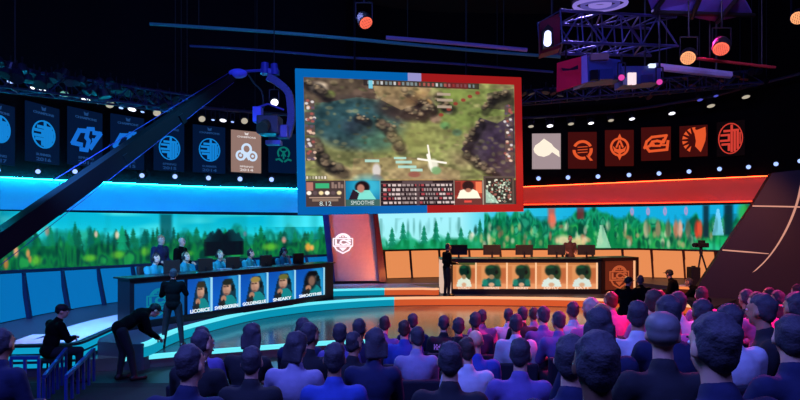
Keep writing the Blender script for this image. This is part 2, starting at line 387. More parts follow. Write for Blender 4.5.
for x, y, r, col in ((47, 17, 2.6, (.85, .48, .38)), (16, 34, 3, (.80, .55, .40)), (28, 36, 2.4, (.72, .50, .30)), (96, 20, 2, (.80, .66, .60)), (117, 21, 2.4, (.8, .72, .62)), (284, 30, 2.6, (.75, .50, .45)), (308, 40, 3.4, (.80, .55, .20)), (312, 41, 2.4, (.85, .6, .3)), (245, 22, 2, (.5, .45, .5)), (6, 44, 3, (.6, .4, .2)), (30, 41, 2, (.7, .4, .25))): c.ellipse(x, y, r*.8, r*1.5, col, .9, .8)
for x, y, rx, ry in ((118, 40, 6, 3.5), (36, 42, 5, 4), (185, 42, 7, 3), (270, 38, 7, 4), (90, 42, 6, 3), (145, 38, 4, 4)): c.ellipse(x, y, rx, ry, (.36, .66, .16), .75, 1.)
for k in range(34): x = 206+36*rs.rand(); h = 6+16*rs.rand()*math.sin((x-202)/44*3.14); c.poly([(x-3, 46), (x-4, 32-h*.6), (x+rs.randn(), 29-h*.7), (x+4, 33-h*.5), (x+4, 46)], (.03, .045, .075), .75)
c.mix((c.x-262)/30*(c.y < 14), (.35, .85, .88), .6)
c.mix((26-c.x)/60*(c.y < 26), (.05, .18, .20), .7)
c.mix(np.clip(c.noise(3, 30, 9)-.55, 0, 1)*1.4*(c.y > 14), (.01, .18, .16), .6)
c.mix(np.clip(c.noise(9, 60, 51)-.45, 0, 1)*1.6*(c.y < 30), (.04, .50, .52), .55)
c.blur(2, 1); c.a = np.clip((c.a-.2)*1.22+.24, 0, 1.1)
o = obj('video_wall', led_mesh(c, 'video_wall'), PIC); tag(o, 'long curved blue-green video wall of forest behind the blue-side desk', 'video wall')
c = Canvas(377, 758, 0, 50, 640, 64, (.16, .68, .80))
c.mix(np.clip((500-c.x)/40, 0, 1), (.66, .88, .90), .85); c.mix(np.clip((c.x-525)/60, 0, 1), (.06, .60, .78), .9); c.mix((c.y-14)/36, (.50, .82, .74), .35)
woodland(c, 377, 486, 60, 32, [(.10, .52, .42), (.22, .66, .54), (.30, .70, .60), (.08, .50, .36)], 7)
for x, h in ((392, 31), (403, 38), (424, 33), (436, 40), (480, 40), (461, 30), (470, 26), (448, 24)): conifer(c, x, 52, h, 12, (.05, .46, .34), rs)
woodland(c, 377, 486, 66, 40, [(.04, .40, .24), (.06, .52, .32), (.14, .62, .44)], 5)
woodland(c, 484, 610, 64, 9, [(.02, .30, .22), (.04, .46, .30), (.10, .58, .44), (.03, .36, .28), (.16, .62, .48)], 8)
woodland(c, 484, 758, 70, 16, [(.02, .32, .24), (.04, .46, .30), (.08, .56, .38), (.03, .38, .28), (.20, .62, .46)], 10)
woodland(c, 484, 758, 80, 27, [(.02, .26, .18), (.03, .40, .22), (.06, .52, .30), (.16, .60, .30), (.03, .36, .24)], 9)
for x, h in ((512, 36), (540, 34), (590, 38), (612, 44), (628, 34), (500, 42), (620, 36)): conifer(c, x, 52, h, 14, (.04, .46, .26), rs)
for k in range(150):
    x = 470+285*rs.rand(); c.ellipse(x, 22+24*rs.rand(), 1.2+1.2*rs.rand(), 2.4+3.4*rs.rand(), [(.72, .70, .45), (.80, .62, .45), (.45, .72, .50), (.85, .80, .70), (.2, .55, .3), (.75, .42, .32), (.02, .25, .2), (.02, .25, .2)][rs.randint(8)], .6, .9)
c.rect(548, 555, 0, 18, (.72, .32, .28), .85, 3); c.ellipse(552, 16, 4, 9, (.85, .42, .32), .85, .6); c.rect(577, 584, 0, 14, (.42, .16, .18), .8, 2)
c.ellipse(563, 40, 8, 6, (.90, .78, .62), .8, .9); c.ellipse(578, 42, 8, 5, (.88, .74, .54), .8, .9); c.poly([(596, 50), (600, 22), (603, 22), (611, 50)], (.62, .80, .68), .8)
c.ellipse(718, 46, 18, 5, (.16, .72, .52), .9, .8)
for x, col in ((676, (.90, .50, .38)), (680, (.85, .62, .52)), (697, (.88, .20, .14)), (700, (.80, .30, .20)), (646, (.66, .62, .50)), (658, (.52, .48, .36)), (668, (.36, .40, .30)), (688, (.50, .44, .36)), (706, (.30, .30, .22))): c.ellipse(x, 27, 2.6, 10, col, .9, .6)
for x in (632, 648, 665, 686): c.ellipse(x, 6, 1.8, 5, (.78, .52, .70), .85, .6); c.ellipse(x, 6, .8, 2.6, (.3, .6, .8), .8, .6)
for x in (706, 727, 730, 748): c.rect(x-3, x+3, 0, 36, (.04, .17, .22), .9, 3)
c.poly([(712, 34), (717, 4), (719, 4), (724, 34)], (.50, .78, .92), .8); c.ellipse(744, 10, 6, 12, (.18, .62, .22), .8, .8); c.ellipse(724, 40, 12, 6, (.08, .62, .36), .9, .8)
c.mix(np.clip(c.noise(3, 22, 19)-.52, 0, 1)*1.5*(c.y > 10), (.01, .24, .20), .6)
c.blur(1, 1); c.a = np.clip((c.a-.25)*1.15+.27, 0, 1.1)
o = obj('video_wall', led_mesh(c, 'video_wall'), PIC); tag(o, 'curved video wall of pale sky, conifers and figures behind the orange-side desk', 'video wall')

# centre feature panel with crest
def crest(bm, fr, s, t=.012):
    """championship shield: round top, wide letter band, pointed foot (all s wide)"""
    ring2(bm, fr, 0, s*.02, s*.42, s*.42, s*.07, 0, t, 20, 160)
    band2(bm, fr, arcpts(0, s*.05, s*.32, s*.33, 25, 155), arcpts(0, s*.05, s*.27, s*.28, 25, 155), 0, t)
    stroke2(bm, fr, [(-.48*s, .17*s), (.48*s, .17*s)], s*.05, 0, t); stroke2(bm, fr, [(-.48*s, -.2*s), (.48*s, -.2*s)], s*.06, 0, t)
    stroke2(bm, fr, [(-.48*s, .17*s), (-.48*s, -.2*s)], s*.05, 0, t); stroke2(bm, fr, [(.48*s, .17*s), (.48*s, -.2*s)], s*.05, 0, t)
    text2(bm, fr, 'LCS', 0, -.012*s, s*.80, s*.28, 0, t, 0, .05)
    stroke2(bm, fr, [(-.4*s, -.24*s), (-.3*s, -.4*s), (0, -.56*s), (.3*s, -.4*s), (.4*s, -.24*s)], s*.07, 0, t)
    prism(bm, fr, [(-.2*s, -.27*s), (0, -.46*s), (.2*s, -.27*s)], 0, t); 
    for k in (-1, 0, 1): prism(bm, fr, [(k*.12*s-.05*s, .24*s), (k*.12*s+.05*s, .24*s), (k*.12*s, .33*s)], 0, t)
dP = 20.2
pl = empty('feature_panel', (X(355, dP), dP, Z2))
tag(pl, 'tall slanted centre-stage panel with white crest, glowing violet to orange', 'stage panel')
fr = Frame((X(355, dP), dP, Z2), (1, .06, 0), (0, 0, 1)); S = dP/F
def pq(px, py): return ((px-355)*S, Z(py, dP)-Z2)
bm = NB(); prism(bm, fr, [pq(335, 281), pq(385, 281), pq(372, 196), pq(325, 196)], -.3, 0); child('board', bm, mat('pale_panel_paint', (.72, .62, .62), .6), pl)
bm = NB(); prism(bm, fr, [pq(330, 281.5), pq(335.5, 281.5), pq(327, 196), pq(321, 196)], -.35, .10); child('edge_post', bm, mat('blue_edge', (.04, .16, .42), .4), pl)
bm = NB(); prism(bm, fr, [pq(379, 281.5), pq(386.5, 281.5), pq(375.5, 196), pq(371.5, 196)], -.35, .22); child('edge_post', bm, mat('maroon_edge', (.26, .10, .14), .4), pl)
f2 = Frame(fr.at(*pq(343, 242)), fr.u, fr.v); bm = NB(); crest(bm, f2, 20*S, .03); child('crest', bm, glow('white_crest', (1., .95, .98), 1.15), pl)
# ------------------------------------------------------------------ the big hanging screen
dL, dR = 15.0, 16.4
pBL = P(298, 215, dL); pBR = P(523, 211.5, dR); pTL = P(298.5, 69, dL)
fr = Frame(pBL, pBR-pBL, pTL-pBL); WS = (pBR-pBL).length; HS = (pTL-pBL).length
fr.v = (fr.v - fr.u*fr.v.dot(fr.u)).normalized(); fr.n = fr.u.cross(fr.v)
hs = empty('hanging_screen', fr.at(WS/2, 0)); tag(hs, 'huge hanging screen with half blue, half red frame showing a game match', 'screen')
bd = .215; BLF = glow('blue_frame_light', (.01, .38, .68), 1.0); RDF = glow('red_frame_light', (.62, .10, .10), 1.0); WHF = glow('pale_frame_light', (.62, .60, .82), .9)
bm = NB(); fbox(bm, fr, .02, WS-.02, .02, HS-.02, -.30, -.02); child('casing', bm, BLACK, hs)
u1, u2 = WS*.475, WS*.535
bm = NB(); prism(bm, fr, [(0, 0), (u2+.1, 0), (u2+.1, bd), (bd, bd)], -.12, .05); prism(bm, fr, [(0, 0), (bd, bd), (bd, HS-bd), (0, HS)], -.12, .05); prism(bm, fr, [(0, HS), (bd, HS-bd), (u1, HS-bd), (u1, HS)], -.12, .05); child('blue_frame', bm, BLF, hs)
bm = NB(); fbox(bm, fr, u1, u2, HS-bd, HS, -.12, .05); child('pale_frame', bm, WHF, hs)
bm = NB(); prism(bm, fr, [(u2+.1, 0), (WS, 0), (WS-bd, bd), (u2+.1, bd)], -.12, .05); prism(bm, fr, [(WS, 0), (WS, HS), (WS-bd, HS-bd), (WS-bd, bd)], -.12, .05); prism(bm, fr, [(u2, HS), (WS, HS), (WS-bd, HS-bd), (u2, HS-bd)], -.12, .05); child('red_frame', bm, RDF, hs)
# the match picture, painted in photo-like units 0..209 x 0..128
c = Canvas(0, 209, 0, 128, 380, 236, (.42, .44, .27))
g = np.random.RandomState(5)
c.mix(c.noise(30, 22, 31), (.50, .54, .28), .8); c.mix(np.clip(c.noise(22, 16, 37)-.45, 0, 1)*2, (.56, .50, .36), .8)
c.poly([(60, 0), (128, 0), (110, 25), (60, 34), (40, 18)], (.56, .47, .33), .9); c.poly([(90, 30), (130, 14), (150, 60), (120, 85), (70, 92), (62, 70)], (.47, .52, .27), .8)
c.poly([(130, 8), (209, 4), (209, 30), (170, 38), (150, 56), (128, 40)], (.42, .50, .24), .85)
c.poly([(45, 80), (100, 78), (150, 92), (150, 128), (40, 128)], (.55, .48, .33), .7)
c.ellipse(50, 44, 46, 27, (.20, .30, .32), .95, .3); c.ellipse(38, 40, 34, 20, (.16, .30, .34), .9, .5); c.ellipse(70, 56, 22, 16, (.22, .40, .32), .8, .6); c.ellipse(52, 48, 16, 10, (.16, .17, .24), .6, .8)
c.poly([(0, 0), (62, 0), (70, 20), (50, 18), (22, 24), (0, 26)], (.30, .24, .22), .85); c.ellipse(95, 28, 26, 12, (.24, .20, .20), .85, .5); c.ellipse(112, 22, 14, 9, (.25, .21, .22), .8, .5)
c.poly([(84, 8), (110, 24), (92, 30), (72, 20)], (.58, .49, .34), .8)
c.poly([(157, 62), (172, 36), (190, 42), (209, 30), (209, 100), (186, 98), (160, 78), (152, 70)], (.24, .20, .27), .95); c.ellipse(190, 66, 16, 22, (.22, .17, .27), .8, .6); c.poly([(180, 10), (209, 4), (209, 28), (182, 26)], (.28, .26, .22), .8)
for x, y, r, col in ((90, 68, 7, (.70, .62, .42)), (34, 94, 8, (.70, .60, .42)), (118, 22, 5, (.72, .55, .30)), (140, 30, 4, (.62, .60, .55)), (136, 108, 8, (.64, .52, .36)), (136, 45, 5, (.30, .55, .32)), (148, 52, 5, (.28, .42, .32)), (126, 38, 6, (.55, .44, .38)), (14, 10, 8, (.72, .66, .58)), (4, 26, 4, (.60, .50, .40)), (24, 16, 5, (.40, .46, .22)), (170, 14, 6, (.46, .52, .26))): c.ellipse(x, y, r, r*.75, col, .9, .6)
for k in range(260):
    x, y = 209*g.rand(), 118*g.rand(); c.ellipse(x, y, 1.2+2.5*g.rand(), .8+1.6*g.rand(), np.clip(np.array((.42, .38, .27))*(.5+1.1*g.rand())+(0, .06*g.rand(), 0), 0, 1), .45, .7)
def rocks(pts, w_, seed):
    r = np.random.RandomState(seed)
    for a, b in zip(pts[:-1], pts[1:]):
        L = math.hypot(b[0]-a[0], b[1]-a[1]); c.line(a[0]+2, a[1]+4, b[0]+2, b[1]+4, w_+5, (.10, .09, .10), .6)
        for k in range(int(L*.8)):
            t = r.rand(); x = a[0]+(b[0]-a[0])*t+r.randn()*w_*.4; y = a[1]+(b[1]-a[1])*t+r.randn()*w_*.34; q = .8+r.rand()*w_*.42
            c.ellipse(x+.6, y+1.0, q*1.2, q, (.14, .12, .11), .6, .5); c.ellipse(x, y, q*1.1, q*.8, [(.52, .45, .36), (.56, .49, .38), (.38, .34, .29), (.62, .54, .41), (.43, .41, .32)][r.randint(5)], .7, .9)
for n_, (pts, w_) in enumerate((([(8, 62), (14, 78), (24, 86), (34, 92)], 7), ([(70, 40), (80, 50), (88, 62), (90, 68)], 6), ([(100, 12), (112, 20), (122, 26), (112, 32), (96, 32)], 6), ([(156, 66), (164, 52), (172, 40)], 4), ([(156, 72), (168, 82), (186, 94)], 5), ([(176, 26), (184, 14), (200, 8)], 4), ([(128, 12), (134, 22), (142, 26)], 5), ([(2, 4), (12, 8), (20, 16)], 5), ([(48, 36), (58, 40)], 3), ([(130, 106), (142, 102)], 5))): rocks(pts, w_, 90+n_)
fine = .5*c.noise(4, 3, 71)+.5*c.noise(9, 7, 73); c.a = c.a*(.66+.66*fine)[..., None]
for x, y, rx, ry, col in ((148, 12, 16, 6, (.46, .56, .22)), (104, 58, 20, 12, (.50, .54, .26)), (150, 40, 14, 8, (.44, .54, .24)), (120, 100, 26, 8, (.62, .50, .38)), (112, 14, 8, 5, (.74, .58, .32)), (102, 20, 6, 4, (.60, .45, .28))): c.ellipse(x, y, rx, ry, col, .5, 1.)
c.blur(2, 1)
for x, y in ((147, 22), (155, 18), (162, 14), (170, 10), (140, 28), (132, 34)): c.ellipse(x, y, 2.4, 1.8, (.55, .20, .16), .9, .4)
c.line(118, 76, 122, 92, 3, (.92, .92, .90)); c.line(108, 80, 136, 84, 2, (.90, .90, .85)); c.ellipse(123, 86, 5, 6, (.80, .82, .78), .9, .5); c.line(118, 66, 120, 80, 1.6, (.88, .90, .86)); c.ellipse(126, 92, 5, 4, (.40, .62, .40), .9, .5)
c.ellipse(67, 92, 4, 7, (.72, .72, .75), .9, .5); c.ellipse(67, 99, 5, 3, (.45, .40, .40), .9, .5)
for x, y, w_ in ((56, 81, 14), (84, 78, 12), (86, 82, 16), (88, 87, 18), (100, 90, 12)): c.rect(x, x+w_, y, y+2.6, (.55, .78, .76), .9)
c.ellipse(104, 96, 6, 3, (.55, .30, .26), .9, .5)
for x, y, w_ in ((128, 11, 14), (128, 17, 16), (128, 24, 15)): c.rect(x, x+w_, y, y+3, (.62, .56, .50), .9)
c.rect(56, 172, 0, 6, (.16, .14, .14), .75)                                   # top score bar
for k in range(26): x = 60+4.2*k; c.rect(x, x+1.2+1.6*g.rand(), 1.2, 4.4, [(.75, .80, .85), (.45, .55, .60), (.70, .30, .28)][g.randint(3)], .8)
c.rect(61, 65, 1, 9, (.35, .75, .90), .9); c.rect(138, 160, 0, 6, (.50, .10, .12), .6)
for k in range(5):                                                              # player icons down both sides
    for x0 in (1, 198):
        y0 = 22+12.6*k; c.rect(x0, x0+8.6, y0, y0+10, (.34, .28, .27), .95)
        for q in range(7): c.ellipse(x0+8*g.rand()+.3, y0+9*g.rand()+.5, 1.6, 1.3, [(.78, .66, .58), (.62, .30, .28), (.75, .75, .78), (.35, .30, .40)][g.randint(4)], .9, .4)
c.rect(0, 209, 102, 128, (.20, .17, .18), .96)                                  # lower third
c.rect(0, 36, 102, 128, (.27, .23, .23), 1); c.rect(9, 22, 105, 110, (.22, .62, .45), 1); c.rect(1, 7, 104, 112, (.60, .42, .40), 1)
for k in range(6): c.ellipse(3+5.6*k, 114.4, 2.2, 2, [(.90, .88, .85), (.35, .30, .32), (.80, .76, .60)][k % 3], 1, .4)
for k in range(4): c.rect(24+3*k, 26+3*k, 104+2*(k % 2), 110, (.55, .48, .46), .8)
c.rect(3, 32, 118.5, 119.3, (.6, .52, .48), 1); c.rect(6, 30, 120, 123, (.50, .44, .40), .9)
for x in (36.3, 70, 144, 174): c.rect(x-.4, x+.4, 102, 128, (.62, .58, .55), .9)
c.rect(37, 69.5, 102.5, 121, (.10, .45, .62), 1); c.ellipse(58, 108, 14, 10, (.22, .66, .78), .8, .9)              # blue side player camera
c.ellipse(53, 109, 7, 6.4, (.10, .06, .08), 1, .3); c.poly([(42, 121), (45, 112), (52, 112), (60, 112), (66, 121)], (.45, .78, .76), .95); c.ellipse(51.5, 110, 3.6, 4.2, (.60, .44, .40), 1, .4); c.poly([(40, 121), (44, 111), (50, 115), (48, 121)], (.16, .10, .14), .95)
c.rect(37, 69.5, 121, 128, (.22, .36, .36), 1)
c.rect(71, 143, 102.5, 128, (.12, .10, .12), 1)
for r_ in range(5):
    y0 = 106+4.5*r_; c.rect(71, 143, y0-.9, y0-.3, (.36, .32, .34), .8)
    x = 73.
    while x < 141:
        l = 1+3.2*g.rand(); col = (.82, .78, .80) if g.rand() > .3 else (.66, .30, .34)
        if 88 < x < 102 or 112 < x < 124: col = (.62, .58, .60)
        c.rect(x, x+l, y0, y0+2.3, col, .85); x += l+.8+1.2*g.rand()
c.rect(92, 122, 102.8, 105, (.30, .26, .28), 1); c.rect(105.6, 109, 102.5, 128, (.30, .26, .28), .8)
c.rect(144.5, 173, 102.5, 121, (.55, .22, .18), 1); c.rect(166, 173, 104, 116, (.80, .45, .32), .9); c.rect(145, 151, 104, 118, (.42, .17, .16), .9)   # red side player camera
c.poly([(147, 121), (150, 113), (156, 111), (162, 111), (168, 114), (171, 121)], (.84, .86, .80), 1); c.ellipse(158.5, 108, 6, 5.2, (.16, .09, .10), 1, .3); c.ellipse(158.5, 112.6, 3, 2.2, (.60, .42, .36), 1, .4)
c.rect(144.5, 173, 121, 128, (.36, .20, .20), 1); c.rect(154, 162, 123.4, 125.4, (.75, .28, .26), 1)
c.rect(174.5, 207, 98, 128, (.30, .27, .26), 1); c.rect(177, 205, 100, 126.5, (.14, .16, .16), 1)                       # small map
for k in range(150): c.rect(*(lambda x, y: (x, x+1+1.6*g.rand(), y, y+.9+1.3*g.rand()))(177+26*g.rand(), 100+25*g.rand()), [(.66, .76, .70), (.20, .20, .22), (.40, .52, .48), (.55, .36, .34), (.80, .84, .80)][g.randint(5)], .9)
c.poly([(177, 126), (177, 112), (186, 120), (190, 126)], (.62, .78, .74), .8)
c.rect(0, 20, 97, 101, (.3, .28, .24), .5)
for k in range(7): c.rect(1+2.7*k, 2.6+2.7*k, 97.6, 100.6, (.86, .84, .82), .8*g.rand()+.2)
c.a = np.clip((c.a-.36)*1.25+.40, .03, 1)*np.array((1.05, 1.0, .95)); gm = c.a.mean(2, keepdims=True); keep = (c.y < 101)[..., None]; c.a = np.where(keep, c.a*.76+gm*.24, c.a)
iu0, iu1, iv0, iv1 = bd, WS-bd, bd, HS-bd
o = child('display', c.mesh('display', lambda x, y: (fr.at(iu0+(iu1-iu0)*x/209, iv1-(iv1-iv0)*y/128, .012)-hs.location)), picture_mat('game_picture', 1.0), hs)
sx = lambda x: iu0+(iu1-iu0)*x/209
sy = lambda y: iv1-(iv1-iv0)*y/128
bm = NB(); text2(bm, fr, 'SMOOTHIE', sx(53), sy(124.5), 20*.032, 3.4*.032, .014, .004); child('caption_lettering', bm, glow('caption_white', (.85, .92, .9), .9), o)
bm = NB(); text2(bm, fr, '8.12', sx(18), sy(125), 10*.032, 3.6*.032, .014, .004); child('patch_lettering', bm, glow('caption_white', (.85, .92, .9), .9), o)
bm = NB()
for a in (.25, .75): cyl(bm, fr.at(WS*a, HS, -.15), fr.at(WS*a, HS, -.15)+V3((0, 0, 11.25-fr.at(WS*a, HS).z)), .03, .03, 6)
child('hanger_cable', bm, DARKM, hs)

# ------------------------------------------------------------------ team banners on the dark upper wall
def wall_frame(px, py, fwd=.68, h=6.):
    d = wd(px)-fwd; a = V3((X(px-h, wd(px-h)-fwd), wd(px-h)-fwd, 0)); b = V3((X(px+h, wd(px+h)-fwd), wd(px+h)-fwd, 0))
    return Frame(P(px, py, d), b-a, (0, 0, 1)), d
def pxw(px, fwd=.62):            # metres of wall per photo pixel across
    d0, d1 = wd(px-1)-fwd, wd(px+1)-fwd
    return ((X(px+1, d1)-X(px-1, d0))**2+(d1-d0)**2)**.5/2
def emblem_tsm(bm, fr, W, H):
    ring2(bm, fr, 0, 0, W, H, W*.09, 0, .02); q = lambda l: [(a*W, b*H) for a, b in l]
    stroke2(bm, fr, q([(-.08, .50), (-.50, .50)]), W*.20, 0, .02); stroke2(bm, fr, q([(-.74, .24), (-.12, .24), (-.12, -.12), (-.78, -.12)]), W*.19, 0, .02)
    stroke2(bm, fr, q([(-.66, -.36), (-.12, -.36), (-.12, -.74)]), W*.20, 0, .02)
    for x, y in ((.10, .84), (.34, .80), (.58, .66)): stroke2(bm, fr, q([(x, .52 if x > .3 else y), (x, -y)]), W*.19, 0, .02)
    stroke2(bm, fr, q([(.10, .52), (.62, .52)]), W*.19, 0, .02); stroke2(bm, fr, q([(.77, .34), (.77, -.36)]), W*.1, 0, .02)
def emblem_clg(bm, fr, W, H):
    sh = .45; q = lambda l: [(a*W+b*H*sh*.6, b*H) for a, b in l]
    t = W*.26
    stroke2(bm, fr, q([(-.15, .62), (-.62, .55), (-.85, -.45), (-.25, -.5)]), t, 0, .02)
    stroke2(bm, fr, q([(.32, .85), (-.02, .8), (-.02, .1), (.2, -.1), (.2, -.85), (-.2, -.85)]), t*.95, 0, .02)
    stroke2(bm, fr, q([(.42, .58), (.9, .58), (.62, -.15), (.45, -.62)]), t, 0, .02); stroke2(bm, fr, q([(.48, .02), (.72, .02)]), t*.7, 0, .02)
def emblem_cloud(bm, fr, W, H):
    for x, y, r in ((0, .42*H, .46*W), (-.52*W, -.30*H, .42*W), (.52*W, -.30*H, .42*W)): ring2(bm, fr, x, y, r, r*1.05, r*.42, 0, .02)
    stroke2(bm, fr, [(-.42*W, .02*H), (-.12*W, -.02*H), (.2*W, -.62*H)], W*.2, 0, .02); stroke2(bm, fr, [(.36*W, .2*H), (.05*W, -.12*H), (-.3*W, -.66*H)], W*.2, 0, .02)
    for a in (-.52, .52): disc2(bm, fr, a*W, -.3*H, .12*W, .12*W, 0, .02, 12)
def emblem_wreath(bm, fr, W, H):
    ring2(bm, fr, 0, .1*H, .8*W, .78*H, W*.2, 0, .02, -40, 220)
    for s in (-1, 1):
        stroke2(bm, fr, [(s*.15*W, -.9*H), (s*.55*W, -.62*H), (s*.9*W, -.72*H)], W*.22, 0, .02); stroke2(bm, fr, [(s*.1*W, .2*H), (s*.38*W, .42*H), (s*.3*W, .75*H)], W*.14, 0, .02); stroke2(bm, fr, [(s*.05*W, .1*H), (s*.25*W, -.25*H)], W*.14, 0, .02)
    stroke2(bm, fr, [(0, .3*H), (0, -.55*H)], W*.2, 0, .02)
def emblem_bird(bm, fr, W, H):
    prism(bm, fr, [(-1.0*W, -.02*H), (-.86*W, .34*H), (-.55*W, .58*H), (-.32*W, .62*H), (-.2*W, .95*H), (.02*W, .62*H), (.35*W, .5*H), (.55*W, .18*H), (.95*W, -.2*H), (1.0*W, -.75*H), (.7*W, -.42*H), (.42*W, -.30*H), (.2*W, -.55*H), (-.2*W, -.72*H), (-.65*W, -.6*H), (-.92*W, -.32*H)], 0, .02)
def emblem_q(bm, fr, W, H):
    ring2(bm, fr, 0, 0, .95*W, H, W*.26, 0, .02, 25, 155); ring2(bm, fr, 0, 0, .95*W, H, W*.28, 0, .02, 180, 290); ring2(bm, fr, 0, 0, .95*W, H, W*.28, 0, .02, 315, 372)
    prism(bm, fr, [(.35*W, -.55*H), (.6*W, -.62*H), (.98*W, -1.08*H), (.72*W, -1.1*H)], 0, .02)
    for k in range(3): stroke2(bm, fr, [(-.45*W, (.28-.28*k)*H), (.45*W, (.34-.28*k)*H)], W*.07, 0, .012)
def emblem_guardian(bm, fr, W, H):
    ring2(bm, fr, 0, 0, .9*W, .86*H, W*.2, 0, .02); prism(bm, fr, [(-.2*W, .8*H), (.2*W, .8*H), (0, 1.2*H)], 0, .02); prism(bm, fr, [(-.2*W, -.8*H), (0, -1.2*H), (.2*W, -.8*H)], 0, .02)
    prism(bm, fr, [(-.62*W, .08*H), (-.42*W, -.12*H), (-.2*W, -.2*H), (0, -.42*H), (.2*W, -.2*H), (.42*W, -.12*H), (.62*W, .08*H), (.5*W, -.4*H), (.2*W, -.52*H), (0, -.7*H), (-.2*W, -.52*H), (-.5*W, -.4*H)], 0, .02)
    for s in (-1, 1): stroke2(bm, fr, [(s*.3*W, 0), (s*.05*W, .55*H)], W*.16, 0, .02)
    stroke2(bm, fr, [(0, .1*H), (0, -.18*H)], W*.14, 0, .02)
def emblem_eye(bm, fr, W, H):
    t = W*.22
    stroke2(bm, fr, [(-.2*W, -.1*H), (-.95*W, -.45*H), (-.78*W, .25*H), (-.35*W, .72*H), (.85*W, .85*H), (.62*W, .1*H), (.1*W, .28*H), (-.3*W, .2*H), (-.5*W, -.2*H)], t, 0, .02)
    stroke2(bm, fr, [(.62*W, .4*H), (.32*W, -.28*H), (-.3*W, -.25*H)], t*.8, 0, .02); stroke2(bm, fr, [(.98*W, .22*H), (.9*W, -.72*H), (-.55*W, -.85*H), (-.72*W, -.55*H)], t, 0, .02); stroke2(bm, fr, [(.45*W, -.2*H), (1.0*W, -.22*H)], t*.7, 0, .02)
def emblem_horse(bm, fr, W, H):
    prism(bm, fr, [(.0*W, .92*H), (.25*W, .78*H), (.95*W, 1.0*H), (1.0*W, .4*H), (.95*W, -.1*H), (.8*W, -.5*H), (.58*W, -1.0*H), (.30*W, -.70*H), (.12*W, -.5*H), (.42*W, -.52*H), (.62*W, -.38*H), (.70*W, -.15*H), (.62*W, .1*H), (.45*W, .42*H), (.3*W, .5*H)], 0, .02)
    for k in range(7):
        a = math.radians(95+24*k); r0, r1 = .55, 1.02; da = math.radians(8)
        prism(bm, fr, [(.1*W+r0*W*math.cos(a), r0*H*math.sin(a)), (.1*W+r1*W*math.cos(a-da), r1*H*math.sin(a-da)), (.1*W+r1*W*math.cos(a+da), r1*H*math.sin(a+da))], 0, .02)
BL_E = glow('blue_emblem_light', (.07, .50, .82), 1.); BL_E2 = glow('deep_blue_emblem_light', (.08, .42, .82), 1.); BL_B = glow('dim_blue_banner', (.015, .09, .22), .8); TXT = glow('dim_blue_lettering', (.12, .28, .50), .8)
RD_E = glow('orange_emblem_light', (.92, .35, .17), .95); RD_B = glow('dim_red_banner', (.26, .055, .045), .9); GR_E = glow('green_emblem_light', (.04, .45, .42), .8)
banners = [ # px centre, half width, y top, y bottom, emblem, its half width / half height / y centre (px), materials, text, label
 (-1, 16.5, 103, 164, emblem_tsm, 11, 14, 129, BL_B, BL_E, ('SPRING', '2017'), 'blue banner with round letter crest, cut off at the outer end of row'),
 (43.5, 16.5, 105, 163, emblem_tsm, 11.5, 14, 134.5, BL_B, BL_E, ('SUMMER', '2016'), 'blue banner with round letter crest, left of both slanted-letter banners'),
 (86, 17, 110, 166, emblem_clg, 14, 13, 139, BL_B, BL_E2, ('SPRING', '2016'), 'blue banner with slanted letter crest, the uncovered one of the two'),
 (128, 16.5, 116, 169, emblem_clg, 14, 11.5, 142.5, BL_B, BL_E2, ('SUMMER', '2015'), 'blue banner with slanted letter crest, partly behind the crane boom'),
 (169.5, 15, 122, 171, emblem_tsm, 10.6, 12, 148, BL_B, BL_E, ('SPRING', '2015'), 'blue banner with round letter crest, partly behind the crane boom'),
 (209.5, 16, 126, 173, emblem_tsm, 10.6, 11.6, 150, BL_B, BL_E, ('SUMMER', '2014'), 'blue banner with round letter crest, beside the pale cloud banner'),
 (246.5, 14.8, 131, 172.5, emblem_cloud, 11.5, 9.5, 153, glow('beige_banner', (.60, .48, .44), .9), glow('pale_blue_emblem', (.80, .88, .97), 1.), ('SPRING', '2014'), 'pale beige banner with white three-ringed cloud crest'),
 (283.5, 14.5, 133, 173, emblem_wreath, 8, 8.4, 154, BL_B, GR_E, ('', ''), 'dark blue banner with green wreath crest, next to the hanging screen'),
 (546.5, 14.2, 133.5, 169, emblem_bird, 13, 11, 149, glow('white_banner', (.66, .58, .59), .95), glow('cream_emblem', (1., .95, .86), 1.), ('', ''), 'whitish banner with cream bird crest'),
 (582.5, 14.2, 132, 168.5, emblem_q, 10.5, 9.8, 150, RD_B, RD_E, ('', ''), 'red banner with orange broken-ring crest with tail'),
 (619.5, 14.2, 130, 166, emblem_guardian, 10.5, 11, 147, RD_B, RD_E, ('', ''), 'red banner with orange round pointed lion crest'),
 (656, 14.7, 127, 160.5, emblem_eye, 12, 9, 143.5, RD_B, RD_E, ('', ''), 'red banner with orange slanted eye-shaped crest'),
 (693.5, 14, 125.5, 156.5, emblem_horse, 12.3, 12.4, 140, RD_B, RD_E, ('', ''), 'red banner with orange horse-head crest'),
 (730.5, 14, 121, 156, emblem_tsm, 12.4, 15.5, 138.5, glow('very_dim_red_banner', (.07, .03, .035), .6), glow('red_emblem_light', (.85, .25, .20), .9), ('', ''), 'dark banner with red round letter crest, last before the black side wall')]
